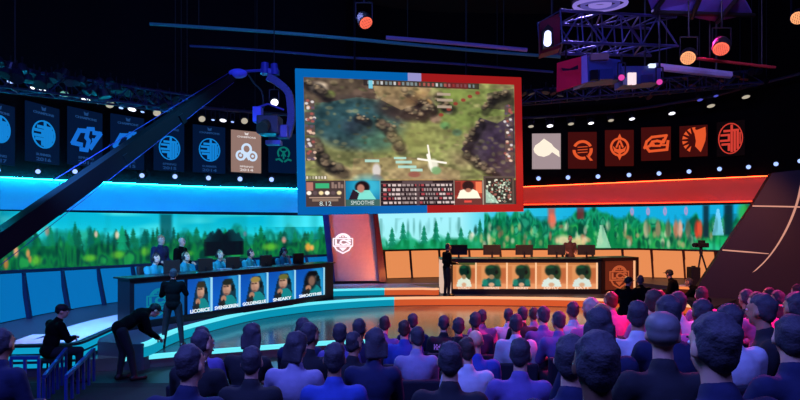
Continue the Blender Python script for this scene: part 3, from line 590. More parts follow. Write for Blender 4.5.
for px, hw, y0, y1, fn, ew, eh, ey, mb, me_, tx, lab in banners:
    fr, d = wall_frame(px, (y0+y1)/2); k = pxw(px); s = d/F; W = hw*k; H = (y1-y0)/2*s
    r = empty('team_banner', fr.o); tag(r, lab, 'banner', 'championship banners' if px < 300 else 'team banners')
    bm = NB(); fbox(bm, fr, -W, W, -H, H, -.04, .0); child('panel', bm, mb, r)
    bm = NB(); f2 = Frame(fr.at(0, ((y0+y1)/2-ey)*s, .004), fr.u, fr.v); fn(bm, f2, ew*k, eh*s); child('emblem', bm, me_, r)
    if tx[0]:
        tm = TXT if px < 232 else glow('white_lettering', (.9, .86, .85), .9); bm = NB()
        text2(bm, fr, 'CHAMPIONS', 0, H*.70, W*1.25, H*.085, .004, .008, 0, .02); child('top_lettering', bm, tm, r); bm = NB(); text2(bm, fr, tx[0], 0, -H*.72, W*.9, H*.085, .004, .008, 0, .02); child('season_lettering', bm, tm, r); bm = NB(); text2(bm, fr, tx[1], 0, -H*.88, W*.9, H*.12, .004, .008, 0, .02)
        child('year_lettering', bm, tm, r)
        bm = NB(); prism(bm, fr, [(-.1*W, H*.80), (.1*W, H*.80), (.14*W, H*.93), (0, H*.88), (-.14*W, H*.93)], .004, .012); child('small_crown', bm, tm, r)

# ------------------------------------------------------------------ desks
DESKT = mat('dark_desk_laminate', (.05, .055, .09), .35)
def portrait(side, k):
    c = Canvas(0, 40, 0, 50, 34, 44, (.04, .36, .76) if side else (.88, .58, .36)); r = np.random.RandomState(20+k+5*side)
    if side:
        c.mix((c.x-10)/40, (.12, .62, .82), .8); c.mix(1-c.y/30, (.02, .25, .62), .5); c.ellipse(32, 20, 8, 30, (.2, .72, .85), .5, .9)
        c.poly([(13, 16), (18, 4), (30, 4), (35, 18), (37, 42), (8, 42)], (.05, .12, .14), .8)
        cx = 21+r.rand()*2
        c.poly([(13, 50), (15, 34), (22, 30), (30, 30), (36, 38), (38, 50)], (.07, .52, .54), 1)
        c.ellipse(cx, 19, 6.4, 10, (.80, .62, .52), 1, .3); c.ellipse(cx-3.5, 22, 3.2, 8, (.55, .40, .34), .4, .8); c.ellipse(cx+1, 25, 4, 4, (.50, .34, .30), .3, .8); c.ellipse(cx+1, 16, 2.4, 1.2, (.2, .12, .1), .8, .4); c.ellipse(cx-3.5, 16, 2, 1.2, (.2, .12, .1), .8, .4); c.ellipse(cx-1, 27, 3, 1, (.4, .2, .18), .7, .4)
        c.ellipse(cx+.6, 9.5, 7.6, 4.6, [(.20, .18, .12), (.12, .14, .10), (.62, .52, .26), (.42, .42, .20), (.03, .04, .06)][k], 1, .3)
        c.ellipse(cx+9, 19, 2.6, 5, (.04, .08, .08), 1, .3)
        if k == 4: c.ellipse(cx-2, 22, 9, 16, (.04, .05, .07), .8, .4); c.ellipse(cx, 22, 4.5, 9, (.60, .45, .38), .8, .5)
        c.ellipse(cx-5, 34, 4, 5, (.70, .50, .40), 1, .3); c.poly([(8, 50), (10, 40), (cx-4, 34), (cx-2, 42), (15, 50)], (.12, .10, .10), .9)
    else:
        c.rect(0, 40, 0, 4, (.10, .25, .10) if k == 0 else (.75, .45, .25), .7); c.rect(0, 6, 6, 42, (.80, .46, .26), .7, 2); c.rect(32, 40, 10, 40, (.72, .36, .20), .8, 3); c.mix((c.y-30)/20, (.95, .62, .45), .7)
        jersey = [(.88, .92, .84), (.06, .34, .32), (.05, .28, .26), (.86, .92, .88), (.84, .90, .86)][k]
        c.ellipse(27, 20, 6, 16, (.06, .22, .12), .9, .4)
        c.poly([(6, 46), (9, 34), (15, 29), (25, 29), (31, 34), (34, 46)], jersey, 1)
        c.ellipse(20, 15, 9, 11, (.03, .16, .12), 1, .3); c.ellipse(20, 27, 3.8, 4.5, (.62, .50, .36) if k != 2 else (.05, .14, .12), 1, .4); c.ellipse(18, 8, 6, 3, (.10, .40, .24), .6, .6); c.ellipse(27, 18, 2.2, 4, (.02, .06, .06), 1, .4)
        if k in (1, 2): c.ellipse(11, 38, 4, 7, (.10, .55, .46), .8, .5); c.ellipse(29, 38, 4, 7, (.10, .50, .42), .8, .5)
        c.ellipse(20, 42, 4, 4, (.86, .66, .52), 1, .4)
    c.blur(1, 1); return c
def desk(name_label, A, B, h, cuts, side, names, depth=.85):
    A = V3((*A, Z1)); B = V3((*B, Z1)); L = (B-A).length; fr = Frame(A, B-A, (0, 0, 1))
    r = empty('player_desk', A); tag(r, name_label, 'desk')
    bm = NB(); fbox(bm, fr, 0, L, .0, .16, -depth, .02); fbox(bm, fr, 0, L, h-.10, h, -depth, .02); fbox(bm, fr, 0, .10, .16, h-.10, -depth, .02); fbox(bm, fr, L-(.34 if side else .1), L, .16, h-.10, -depth, .02); fbox(bm, fr, .1, L-.1, .16, h-.1, -.12, -.06); child('body', bm, DESKT, r)
    bm = NB(); fbox(bm, fr, -.05, L+.05, h, h+.035, -depth-.1, .07); child('top', bm, mat('desk_top', (.04, .05, .07), .3), r)
    for k in range(5):
        a, b = cuts[k], cuts[k+1]
        me = portrait(side, k).mesh('portrait_panel', lambda x, y: fr.at(a+.03+(b-a-.06)*x/40, h-.11-(h-.28)*y/50, .0)-r.location)
        o = child('portrait_panel', me, PIC, r); o['label'] = 'lit panel picturing a player in ' + ('teal' if side else ['white', 'dark green', 'dark green', 'white', 'white'][k])
        bm = NB(); text2(bm, fr, names[k], (a+b)/2+(.02 if side else 0), .225 if side else .20, (b-a)*min(.84, .34+.055*len(names[k])) if side else (b-a)*.5, (.088 if side else .075), .006, .006, 0, .03); child('name_lettering', bm, CRISP if side else glow('peach_print', (1., .88, .78), .95), o)
        bm = NB(); fbox(bm, fr, b-.025, b+.025, .17, h-.11, -.05, .012); child('divider', bm, glow('divider_light', (.62, .86, .95), .95) if side else glow('warm_divider_light', (1., .80, .62), .95), r)
    return r, fr, L
def ray_cut(A, B, px):           # distance along A-B where the sight line through column px meets it
    s = (px-400)/F; dx, dy = B[0]-A[0], B[1]-A[1]; t = (s*A[1]-A[0])/(dx-s*dy); return t*math.hypot(dx, dy)
LA, LB = (-5.98, 12.37), (-2.12, 17.7)
cutsL = [ray_cut(LA, LB, q) for q in (186.5, 211.5, 239.5, 267.5, 295, 324)]
deskL, frL, LLen = desk('long blue player desk with five portraits of players in teal', LA, LB, 1.12, cutsL, 1, ('LICORICE', 'SVENSKEREN', 'GOLDENGLUE', 'SNEAKY', 'SMOOTHIE'), .5)
bm = NB(); fbox(bm, frL, .14, cutsL[0]-.06, .17, 1.01, -.05, 0); p = child('crest_panel', bm, glow('blue_crest_panel', (.03, .30, .54), 1.), deskL)
bm = NB(); f2 = Frame(frL.at(cutsL[0]*.50, .60, .003), frL.u, frL.v); crest(bm, f2, .62, .01); child('crest', bm, glow('faint_teal_crest', (.05, .50, .60), .85), p)
RA, RB = (1.40, 18.95), (6.8, 18.95)
cutsR = [ray_cut(RA, RB, q) for q in (452, 476, 507, 536, 567, 597)]
deskR, frR, RLen = desk('long orange player desk with five portraits of players bowing heads', RA, RB, 1.16, cutsR, 0, ('LOURLO', 'CONTRACTZ', 'MICKEY', 'DEFTLY', 'MATT'))
bm = NB(); fbox(bm, frR, -.02, .33, .02, 1.19, -.85, .03); child('end_panel', bm, glow('white_end_panel', (.95, .80, .72), .8), deskR)
ce = Frame(V3((6.82, 18.97, Z1)), (1.42, .42, 0), (0, 0, 1)); Lc = 1.50
bm = NB(); fbox(bm, ce, 0, Lc, 0, .12, -.85, .02); fbox(bm, ce, 0, Lc, 1.10, 1.22, -.85, .02); fbox(bm, ce, 0, .14, .12, 1.1, -.85, .02); fbox(bm, ce, Lc-.09, Lc, .12, 1.1, -.85, .02); fbox(bm, ce, .1, Lc-.09, .1, 1.1, -.2, -.1); child('crest_housing', bm, mat('brown_black_laminate', (.10, .05, .05), .4), deskR)
bm = NB(); fbox(bm, ce, .14, Lc-.09, .12, 1.10, -.1, -.05); p = child('crest_panel', bm, glow('brown_crest_panel', (.40, .15, .09), .8), deskR)
bm = NB(); f2 = Frame(ce.at(Lc*.5, .60, -.045), ce.u, ce.v); crest(bm, f2, .78, .01); child('crest', bm, glow('faint_orange_crest', (.80, .38, .22), .75), p)
bm = NB(); fbox(bm, ce, Lc-.17, Lc-.10, .12, 1.10, -.05, -.03); child('edge_light', bm, glow('peach_edge_light', (1., .72, .52), .95), p)

# monitors and keyboards on the desks
def monitor(fr, a, back, h0, w_, hh, lab, grp):
    r = empty('monitor', fr.at(a, h0, -back)); tag(r, lab, 'monitor', grp)
    bm = NB(); fbox(bm, fr, a-w_/2, a+w_/2, h0+.10, h0+.10+hh, -back-.03, -back+.015); child('screen_housing', bm, BLACK, r)
    bm = NB(); fbox(bm, fr, a-w_/2+.01, a+w_/2-.01, h0+.11, h0+.09+hh, -back-.034, -back-.03); child('display', bm, glow('monitor_glow', (.35, .5, .6), .5), r)
    bm = NB(); fbox(bm, fr, a-.03, a+.03, h0+.01, h0+.22, -back+.015, -back+.04); child('stand', bm, DARKM, r)
    bm = NB(); fbox(bm, fr, a-.12, a+.12, h0, h0+.012, -back-.1, -back+.08); child('foot', bm, DARKM, r)
ords = ['first', 'second', 'third', 'fourth', 'fifth']
monL = []
def mon_cut(q): oa = V3((*LA, 0))-frL.n*.40; ob = V3((*LB, 0))-frL.n*.40; return ray_cut((oa.x, oa.y), (ob.x, ob.y), q)
for k, q in enumerate((172, 205.5, 233, 266, 298.5)):
    a = mon_cut(q); monL.append(a); monitor(frL, a, .40, 1.03, .42, .34, ords[k]+' black monitor from the crest end of the blue desk', 'monitors on the blue desk')
for k, q in enumerate((460, 494, 527, 560, 590.5)):
    a = ray_cut(RA, RB, q); monitor(frR, a, .42, 1.195, .60, .35, ords[k]+' black monitor from the white end of the orange desk', 'monitors on the orange desk')
for k, q in enumerate((222, 252, 285)):
    a = mon_cut(q); r = empty('keyboard', frL.at(a, 1.155, -.30)); tag(r, 'white keyboard on the blue desk before the %s seated player' % ('third', 'fourth', 'fifth')[k], 'keyboard')
    bm = NB(); fbox(bm, frL, a-.2, a+.2, 1.155, 1.175, -.38, -.22); child('case', bm, mat('grey_keyboard', (.4, .42, .46), .5), r)
    bm = NB()
    for i in range(10):
        for j in range(4): fbox(bm, frL, a-.19+.038*i, a-.158+.038*i, 1.175, 1.183, -.372+.036*j, -.342+.036*j)
    child('keys', bm, mat('pale_keys', (.5, .54, .58), .5), r)

# ------------------------------------------------------------------ dark wing wall with light lines, far side
dA, dB = 18.3, 16.6
def wingP(px, py, off=0.):
    t = (px-690)/(830-690); d = dA+(dB-dA)*t-off; return P(px, py, d)
bm = NB(); outl = [(686, 297), (722, 250), (752, 206), (772, 173), (860, 163), (900, 300)]
A = [bm.verts.new(wingP(*q)) for q in outl]; B = [bm.verts.new(wingP(*q)+V3((.12, .35, 0))) for q in outl]
for v in A[:1]+A[-1:]: v.co.z = .26
for v in B[:1]+B[-1:]: v.co.z = .26
for i in range(len(A)): bm.faces.new((A[i], A[(i+1) % 6], B[(i+1) % 6], B[i]))
bm.faces.new(A); bm.faces.new(list(reversed(B)))
wing = struct(obj('wall_wing', bm, mat('plum_wing_wall', (.15, .075, .105), .6)))
LN = glow('pale_line_light', (.86, .60, .52), .9)
for k, pts in enumerate(([(752.5, 206), (785, 206.6), (820, 207.6), (860, 209)], [(722.5, 250), (760, 253), (800, 256.5), (860, 262)], [(802, 182), (797, 203), (789, 224), (778, 244), (766, 260), (752, 273.5)])):
    bm = NB(); pp = smooth_path([wingP(*q, .03) for q in pts], 5); tube(bm, pp, .022 if k < 2 else .03, 6); struct(obj('trim_%d' % (30+k), bm, LN))
# ------------------------------------------------------------------ lamps, rails and rigging overhead
def lathe(bm, p, d, prof, n=14):
    M = axis_mat(d); p = V3(p); rows = []
    for r, h in prof: rows.append([bm.verts.new(p+M@V3((r*math.cos(2*math.pi*i/n), r*math.sin(2*math.pi*i/n), h))) for i in range(n)])
    for a, b in zip(rows[:-1], rows[1:]):
        for i in range(n): bm.faces.new((a[i], a[(i+1) % n], b[(i+1) % n], b[i]))
    bm.faces.new(rows[-1]); bm.faces.new(list(reversed(rows[0])))
LAMPC = {'white': glow('white_lamp', (.95, .95, 1.), 2.0), 'blue': glow('blue_white_lamp', (.62, .72, 1.), 1.5), 'beige': glow('beige_lamp', (.72, .68, .60), 1.), 'green': glow('greenish_lamp', (.42, .66, .62), 1.), 'orange': glow('orange_lamp', (1., .66, .44), 1.2), 'red': glow('red_lamp', (1., .42, .32), 1.2), 'dimblue': glow('dim_blue_lamp', (.30, .32, .75), 1.), 'pink': glow('pink_lamp', (.85, .25, .62), 1.1), 'violet': glow('violet_lamp', (.78, .80, 1.), 2.5)}
def lamp(px, py, d, rpx, colr, lab, grp=None, aim=None, top=.35, dots=False, rod=False):
    """par can: housing, lens, yoke; the lens sits at the given point"""
    c0 = P(px, py, d); r_ = rpx*d/F; ax = (V3(aim)-c0).normalized() if aim is not None else V3((0, -.35, -1)).normalized()
    r = empty('stage_lamp', c0); tag(r, lab, 'stage lamp', grp)
    bm = NB(); lathe(bm, c0-ax*.005, -ax, [(r_*1.12, 0), (r_*1.15, .03), (r_*1.1, r_*1.2), (r_*.75, r_*2.0), (r_*.4, r_*2.3)]); child('housing', bm, BLACK, r)
    bm = NB(); lathe(bm, c0, ax, [(r_, 0), (r_*.8, r_*.10), (r_*.3, r_*.16)]); L = child('lens', bm, LAMPC[colr], r)
    if dots:
        bm = NB(); M = axis_mat(ax)
        for i in range(-3, 4):
            for j in range(-3, 4):
                if i*i+j*j < 11: ell(bm, c0+ax*(r_*.16)+M@V3((i*r_*.24, j*r_*.24, 0)), (r_*.07,)*3, None, 6, 4)
        child('dark_dot', bm, mat('lamp_grid_dark', (.4, .12, .08), .5), L)
    bm = NB(); bar(bm, c0-ax*r_+V3((-r_*1.25, 0, 0)), c0-ax*r_+V3((-r_*1.25, 0, top*.8)), .02, .02); bar(bm, c0-ax*r_+V3((r_*1.25, 0, 0)), c0-ax*r_+V3((r_*1.25, 0, top*.8)), .02, .02); bar(bm, c0-ax*r_+V3((-r_*1.25, 0, top*.8)), c0-ax*r_+V3((r_*1.25, 0, top*.8)), .02, .02); bar(bm, c0-ax*r_+V3((0, 0, top*.8)), c0-ax*r_+V3((0, 0, top*1.2)), .03, .03); child('yoke', bm, DARKM, r)
    if top > .4 or rod:
        bm = NB(); cyl(bm, c0-ax*r_+V3((0, 0, top*1.2)), V3(((c0-ax*r_).x, (c0-ax*r_).y, 11.21)), .014, .014, 6); child('hanger_rod', bm, BLACK, r)
# downlights tucked under the upper wall's lip
for q, y in ((-2, 170), (38, 171.5), (75, 171.5), (142, 175.5), (175, 176.5), (208.5, 178), (240, 179), (271.5, 179.5)):
    lamp(q, y, wd(q)-.74, 2.3, 'blue', 'small bluish-white downlight in the row above the blue glowing band', 'downlights over the blue band', aim=(0, 4, 1), top=.12)
for q, y in ((538.5, 178.5), (568, 177.5), (598, 176.5), (629, 175), (659, 173.5), (689, 171.5), (719.5, 169), (748.5, 167), (776, 164), (800, 161)):
    lamp(q, y, wd(q)-.74, 2.1, 'blue', 'small bluish-white downlight in the row above the red glowing band', 'downlights over the red band', aim=(0, 4, 1), top=.12)
LROW = [(10, 82, 3, 'blue'), (32, 88, 2.6, 'white'), (43, 90, 4, 'white'), (52, 93, 1.7, 'blue'), (64, 94.5, 4.6, 'green'), (86, 100, 4.6, 'white'), (97, 103, 2.2, 'blue'), (110, 104.5, 4.4, 'beige'), (121, 108, 2.3, 'blue'), (132, 109.5, 4.2, 'white'), (142.5, 112, 2, 'blue'), (157, 113, 4, 'beige'), (178, 116, 3.6, 'beige'), (202, 119, 3.6, 'beige'), (213, 120, 1.8, 'blue'), (223, 120.5, 3.6, 'white'), (232.5, 122, 1.7, 'blue'), (244.5, 121, 3.6, 'beige')]
ordn = ['first', 'second', 'third', 'fourth', 'fifth', 'sixth', 'seventh', 'eighth', 'ninth', 'tenth', 'eleventh', 'twelfth', 'thirteenth', 'fourteenth', 'fifteenth', 'sixteenth', 'seventeenth', 'eighteenth', 'nineteenth', 'twentieth', 'twenty-first', 'twenty-second', 'twenty-third', 'twenty-fourth', 'twenty-fifth', 'twenty-sixth', 'twenty-seventh', 'twenty-eighth', 'twenty-ninth', 'thirtieth', 'thirty-first', 'thirty-second']
def lamp_word(cn): return {'blue': 'small blue-white', 'white': 'flat white', 'green': 'round greenish', 'beige': 'round beige'}[cn]
for i, (q, y, r_, cn) in enumerate(LROW):
    lamp(q, y, wd(q)-1.3, r_*.9, cn, '%s lamp, %s from the outer end of the rail over the blue banners' % (lamp_word(cn), ordn[i]), 'lamps over the blue banners', aim=P(q*.5+200, 420, 9) if cn in ('beige', 'green') else None, top=.3)
RROW = [(531, 126.5, 3, 'beige'), (550, 126, 3.4, 'white'), (571, 124, 3.2, 'beige'), (591, 123.3, 3, 'white'), (611, 120.5, 3, 'beige'), (632, 119, 3, 'white'), (672, 113.5, 3.4, 'white'), (711, 106, 4, 'beige'), (746, 97, 4, 'beige')]
for i, (q, y, r_, cn) in enumerate(RROW):
    lamp(q, y, wd(q)-1.3, r_*.9, cn, '%s lamp, %s from the hanging screen on the rail over the red banners' % (lamp_word(cn), ordn[i]), 'lamps over the red banners', top=.3)
RAILM = mat('rail_paint', (.22, .23, .3), .4, .3)
def rail(pts, r_, lab, m=RAILM):
    pp = smooth_path(pts, 6); o = obj('lighting_pipe', bmesh_tube(pp, r_), m)
    for q in (pp[len(pp)//5], pp[-len(pp)//5]):
        bm = NB(); cyl(bm, q, V3((q.x, q.y, 11.21)), .012, .012, 6); obj('hanger_rod', bm, BLACK, o)
    tag(o, lab, 'pipe'); return o
def bmesh_tube(pp, r_):
    bm = NB(); tube(bm, pp, r_, 8); return bm
def RP(q, y, dd=1.3, up=.34): p = P(q, y, wd(q)-dd); p.z += up; return p
rail([RP(q, np.interp(q, [-60, 10, 64, 132, 202, 250, 330], [66, 80, 95, 109, 119, 122.5, 128])) for q in range(-60, 331, 30)], .05, 'dark curved lamp rail above the blue banners')
rail([RP(q, np.interp(q, [500, 550, 632, 711, 746, 800], [128, 125.5, 119, 106, 97, 84])) for q in range(500, 801, 30)], .05, 'dark curved lamp rail above the red banners')
TEAL = mat('teal_pipe_paint', (.25, .55, .55), .5, .1); LILAC = mat('lilac_pipe_paint', (.6, .5, .7), .4, .2)
rail([P(150, 24, 14.5), P(190, 26.5, 14.5), P(250, 30.5, 14.6), P(320, 36, 14.8), P(400, 43.5, 15), P(480, 51, 15.4), P(560, 57, 15.8)], .045, 'long teal pipe crossing overhead above the hanging screen', TEAL)
rail([P(190, 46, 15.5), P(236, 48.5, 15.5), P(300, 53.5, 15.6), P(340, 57, 15.7), P(410, 61, 16), P(470, 65, 16.2), P(510, 68.5, 16.5), P(553, 72, 16.6)], .035, 'lower bluish pipe sagging just above the hanging screen', mat('blue_pipe_paint', (.22, .28, .45), .5, .1))
rail([P(386, 37.5, 14), P(430, 41, 14.1), P(480, 45.5, 14.2), P(527, 50, 14.3)], .05, 'short lilac pipe above the top right half of hanging screen', LILAC)
rail([P(655, 66.5, 13), P(690, 70.5, 13.2), P(730, 75, 13.5)], .09, 'thick pale pipe beside the lamp box truss', mat('pale_pipe_paint', (.72, .72, .85), .4, .2))
rail([P(697, 58.5, 12), P(735, 63, 12.3), P(775, 67.5, 12.6)], .035, 'thin red pipe running from the orange overhead lamp', mat('red_pipe_paint', (.7, .2, .2), .5))
lamp(688, 58, 11, 7.0, 'orange', 'large orange overhead lamp with dotted lens beside the truss', 'large overhead lamps', aim=P(600, 470, 5), dots=True, top=.45)
lamp(721, 49, 11.5, 7.4, 'red', 'large red overhead lamp with dotted lens beside the orange lamp', 'large overhead lamps', aim=P(640, 520, 6), dots=True, top=.45)
lamp(798, 18, 9, 6.5, 'orange', 'large orange overhead lamp cut off in the top corner', 'large overhead lamps', aim=P(620, 350, 5), dots=True, top=.45)
lamp(366, 23, 12, 6.6, 'red', 'tilted red overhead lamp alone above the hanging screen', 'large overhead lamps', aim=P(520, 300, 8), dots=True, top=.45)
lamp(274.5, 102.5, 13.5, 3.8, 'white', 'white tilted lamp behind the crane head', None, rod=True, aim=P(330, 300, 8))
lamp(700, 100, 17, 2.6, 'dimblue', 'dim blue lamp hanging beyond the big overhead lamps', None, rod=True)
lamp(716, 96, 17, 2.2, 'dimblue', 'dim blue lamp next to the far one beyond big overhead lamps', None, rod=True)
# clutter of dark unlit lamps on two ceiling grids
rg = random.Random(4); UNL = mat('unlit_lamp_blue_black', (.09, .10, .17), .4, .3)
def dark_can(p, lab, grp, s, rod=False):
    r = empty('unlit_lamp', p); tag(r, lab, 'stage lamp', grp); a = V3((rg.uniform(-.6, .6), rg.uniform(-.9, .1), -1)).normalized()
    bm = NB(); lathe(bm, p, a, [(s*.4, -s*1.2), (s*.8, -s), (s, 0), (s*1.05, s*.4), (s*.95, s*.42)]); child('housing', bm, UNL, r)
    bm = NB(); lathe(bm, p+a*s*.36, a, [(s*.9, 0), (s*.5, s*.05)]); child('lens', bm, mat('unlit_lens', (.35, .4, .55), .15), r)
    bm = NB(); bar(bm, p, p+V3((0, 0, s*2.4)), s*.2, s*.2); bar(bm, p+V3((-s*1.1, 0, 0)), p+V3((s*1.1, 0, 0)), s*.14, s*.14); child('yoke', bm, DARKM, r)
    if rod: bm = NB(); cyl(bm, p+V3((0, 0, s*2)), V3((p.x, p.y, 11.21)), .012, .012, 6); child('hanger_rod', bm, BLACK, r)
for (x0, x1, f0, f1, lab, grp) in ((-10, 190, lambda q: 62+.18*q, lambda q: 76+.2*q, 'small dark unlit lamp clustered on the grid above the blue banners', 'unlit lamps over the blue side'), (520, 770, lambda q: 112-.12*(q-520), lambda q: 92-.1*(q-520), 'small dark unlit lamp clustered on the grid above the red banners', 'unlit lamps over the orange side')):
    for k in range(34):
        q = x0+(x1-x0)*(k+.5)/34; t = rg.random(); y = f0(q)*(1-t)+f1(q)*t; d = wd(q)-2.2-1.6*t
        dark_can(P(q, y, d), lab, grp, .08+.05*rg.random(), k >= 31)
def truss(A, B, w_, h_, n, m, lab, name='truss'):
    A = V3(A); B = V3(B); ax = (B-A).normalized(); sd = ax.cross(V3((0, 0, 1))).normalized(); up = sd.cross(ax); L = (B-A).length
    r = empty(name, A); tag(r, lab, 'truss')
    cs = [sd*w_/2, -sd*w_/2, sd*w_/2+up*h_, -sd*w_/2+up*h_]
    for c_ in cs:
        bm = NB(); cyl(bm, A+c_, B+c_, .03, .03, 8); child('chord', bm, m, r)
    bm = NB()
    for k in range(n):
        p0 = A+ax*L*k/n; p1 = A+ax*L*(k+1)/n
        for a, b in ((0, 2), (1, 3), (0, 1), (2, 3)):
            if k % 2: a, b = b, a
            cyl(bm, p0+cs[a], p1+cs[b], .016, .016, 6)
        for a, b in ((0, 2), (1, 3), (0, 1), (2, 3)): cyl(bm, p0+cs[a], p0+cs[b], .014, .014, 6)
    child('lacing', bm, m, r); return r
TRM = mat('truss_metal', (.26, .26, .42), .4, .5)
truss(P(551, 48, 10.6), P(664, 51, 11.6), .7, .58, 6, TRM, 'bluish lighting truss above the red lamp boxes')
truss(P(-40, 84, 11), P(190, 112, 15.5), .5, .4, 14, mat('navy_truss_metal', (.16, .18, .34), .4, .4), 'dark truss of the lamp grid above the blue banners')
truss(P(520, 104, 20), P(760, 84, 18), .5, .4, 14, mat('navy_truss_metal', (.16, .18, .34), .4, .4), 'dark truss of the lamp grid above the red banners')
# moving-light boxes
REDB = mat('red_case_paint', (.80, .10, .22), .5); BLUB = mat('blue_case_paint', (.20, .26, .48), .45); LILB = mat('lilac_case_paint', (.55, .50, .75), .45)
r = empty('lamp_box', P(572, 92, 10.3)); tag(r, 'large red-fronted lamp box hanging under the truss', 'lamp box')
A_, B_, C_, D_ = P(556.5, 92, 10.2), P(581, 84, 10.5), P(581, 56.5, 10.5), P(557, 63, 10.2)
def hexa(pts, dv):
    bm = NB(); a = [bm.verts.new(p) for p in pts]; b = [bm.verts.new(V3(p)+dv) for p in pts]; n = len(pts)
    bm.faces.new(a); bm.faces.new(list(reversed(b)))
    for i in range(n): bm.faces.new((a[i], a[(i+1) % n], b[(i+1) % n], b[i]))
    return bm
child('red_front', hexa([A_, B_, C_, D_], V3((.02, .04, 0))), REDB, r)
child('side', hexa([B_+V3((.01, 0, 0)), P(588, 82, 10.6), P(587, 54.5, 10.6), C_+V3((.01, 0, 0))], V3((0, .5, 0))), LILB, r)
child('mark', hexa([P(563, 71, 10.15), P(578, 69.5, 10.33), P(578, 65, 10.33), P(570, 69, 10.23), P(561, 68, 10.13)], V3((0, -.012, 0))), mat('dark_case_mark', (.10, .05, .12), .5), r)
child('back', hexa([P(588.5, 82, 10.62), P(622, 79, 11.0), P(622, 60, 11.0), P(588, 55.5, 10.62)], V3((0, .45, 0))), BLUB, r)
for q0, y0, q1, y1, m_ in ((591, 60, 609, 53.5, mat('tan_case_paint', (.45, .36, .36), .5)), (600, 79.5, 613, 69, mat('slate_case', (.12, .18, .36), .4)), (591, 80, 598, 70, DARKM)):
    child('hatch', hexa([P(q0, y0, 10.55), P(q1, y0-.6, 10.62), P(q1, y1-.6, 10.62), P(q0, y1, 10.55)], V3((0, .08, 0))), m_, r)
bm = NB(); cyl(bm, P(592, 56, 10.9), V3((P(592, 56, 10.9).x, 10.9, 11.21)), .02, .02, 6); child('hanger_rod', bm, BLACK, r)
for q in (566, 600):
    bm = NB(); cyl(bm, P(q, 58, 10.8), P(q, 46, 10.9), .02, .02, 6); child('hook', bm, DARKM, r)
r = empty('lamp_box', P(552, 54, 10.4)); tag(r, 'red lamp box with glaring white lamp at the end of the truss', 'lamp box')
child('red_front', hexa([P(540, 54, 10.2), P(560, 48, 10.6), P(560, 13, 10.6), P(540, 22, 10.2)], V3((.05, .3, 0))), mat('deep_red_case', (.42, .06, .16), .5), r)
child('lamp_cradle', hexa([P(543, 49, 10.1), P(554, 46, 10.2), P(553, 28, 10.2), P(548, 24, 10.15), P(543, 30, 10.1)], V3((0, .1, 0))), BLACK, r)
bm = NB(); cyl(bm, P(552, 20, 10.7), V3((P(552, 20, 10.7).x, 10.7, 11.21)), .02, .02, 6); child('hanger_rod', bm, BLACK, r)
bm = NB(); caps(bm, P(547.5, 42.5, 10.05), P(547.8, 34, 10.05), .07, .06, 10); child('lamp', bm, LAMPC['violet'], r)
r = empty('lamp_box', P(645, 84, 11.2)); tag(r, 'blue lamp box with lit white window at the far end of truss', 'lamp box')
bm = NB(); cyl(bm, P(645, 70, 11.5), V3((P(645, 70, 11.5).x, 11.5, 11.21)), .02, .02, 6); child('hanger_rod', bm, BLACK, r)
child('housing', hexa([P(623, 85, 11.1), P(661, 82, 11.5), P(661, 66, 11.5), P(623, 66, 11.1)], V3((0, .45, 0))), BLUB, r)
for a in (628.5, 632.8): child('lit_window', hexa([P(a, 84.5, 11.05), P(a+3.6, 84.2, 11.09), P(a+3.6, 72.5, 11.09), P(a, 72.5, 11.05)], V3((0, .05, 0))), glow('pale_pink_window', (.98, .86, .88), 1.1), r)
child('hatch', hexa([P(642, 83, 11.2), P(653, 82, 11.3), P(653, 74, 11.3), P(642, 75, 11.2)], V3((0, .05, 0))), mat('slate_case', (.12, .18, .36), .4), r)
child('top_lamp', hexa([P(650, 67, 11.3), P(656, 67, 11.35), P(656, 63.5, 11.35), P(650, 63.5, 11.3)], V3((0, .1, 0))), glow('white_top_lamp', (.85, .9, 1.), 1.3), r)
lamp(621.5, 77.5, 10.7, 3.0, 'pink', 'pink lamp under the large red-fronted lamp box', None, aim=P(600, 120, 5)); lamp(659.5, 82, 10.9, 2.8, 'pink', 'pink lamp at the end of the blue lamp box', None, aim=P(660, 120, 5), rod=True)
# ring fixture at the top
r = empty('ring_fixture', P(600, 4, 10.2)); tag(r, 'round purple ring fixture of concentric rings above the truss', 'ring fixture')
cz = P(600, 4.5, 10.2)
for rr, m_ in ((.45, 'a'), (.31, 'b'), (.17, 'a')):
    bm = NB(); n = 40; pts = [cz+V3((rr*math.cos(2*math.pi*i/n), rr*math.sin(2*math.pi*i/n)*.95, rr*.12*math.sin(2*math.pi*i/n))) for i in range(n+1)]; tube(bm, pts, .036, 8); child('ring', bm, glow('lilac_ring', (.58, .50, .88), .8) if m_ == 'a' else glow('dim_lilac_ring', (.36, .32, .66), .8), r)  # rings emit an even lilac glow of their own
bm = NB(); lathe(bm, cz+V3((0, 0, .06)), (0, 0, 1), [(.5, 0), (.52, .12), (.3, .3), (.05, .32)]); child('housing', bm, DARKM, r)
bm = NB(); cyl(bm, cz+V3((0, 0, .3)), V3((cz.x, cz.y, 11.25)), .03, .03, 6); child('hanger', bm, DARKM, r)
# violet lit fabric panel with dark ribs
r = empty('ceiling_panel', P(690, 10, 11)); tag(r, 'violet ceiling panel with dark ribs in the top right', 'ceiling panel')
qs = [P(645, -8, 10.2), P(740, -8, 11.6), P(752, 14, 12.6), P(715, 21.5, 12.2), P(690, 17, 11.6), P(652, 11, 10.9)]
child('fabric', hexa(qs, V3((.02, .05, .10))), mat('violet_fabric', (.45, .38, .75), .7), r)
for a, b in ((qs[0]*.45+qs[1]*.55, qs[4]), (qs[1], qs[3]), (qs[0]*.8+qs[1]*.2, qs[5]), (qs[5], qs[2])):
    bm = NB(); tube(bm, [a+V3((0, -.06, -.05)), b+V3((0, -.06, -.05))], .05, 6); child('rib', bm, BLACK, r)

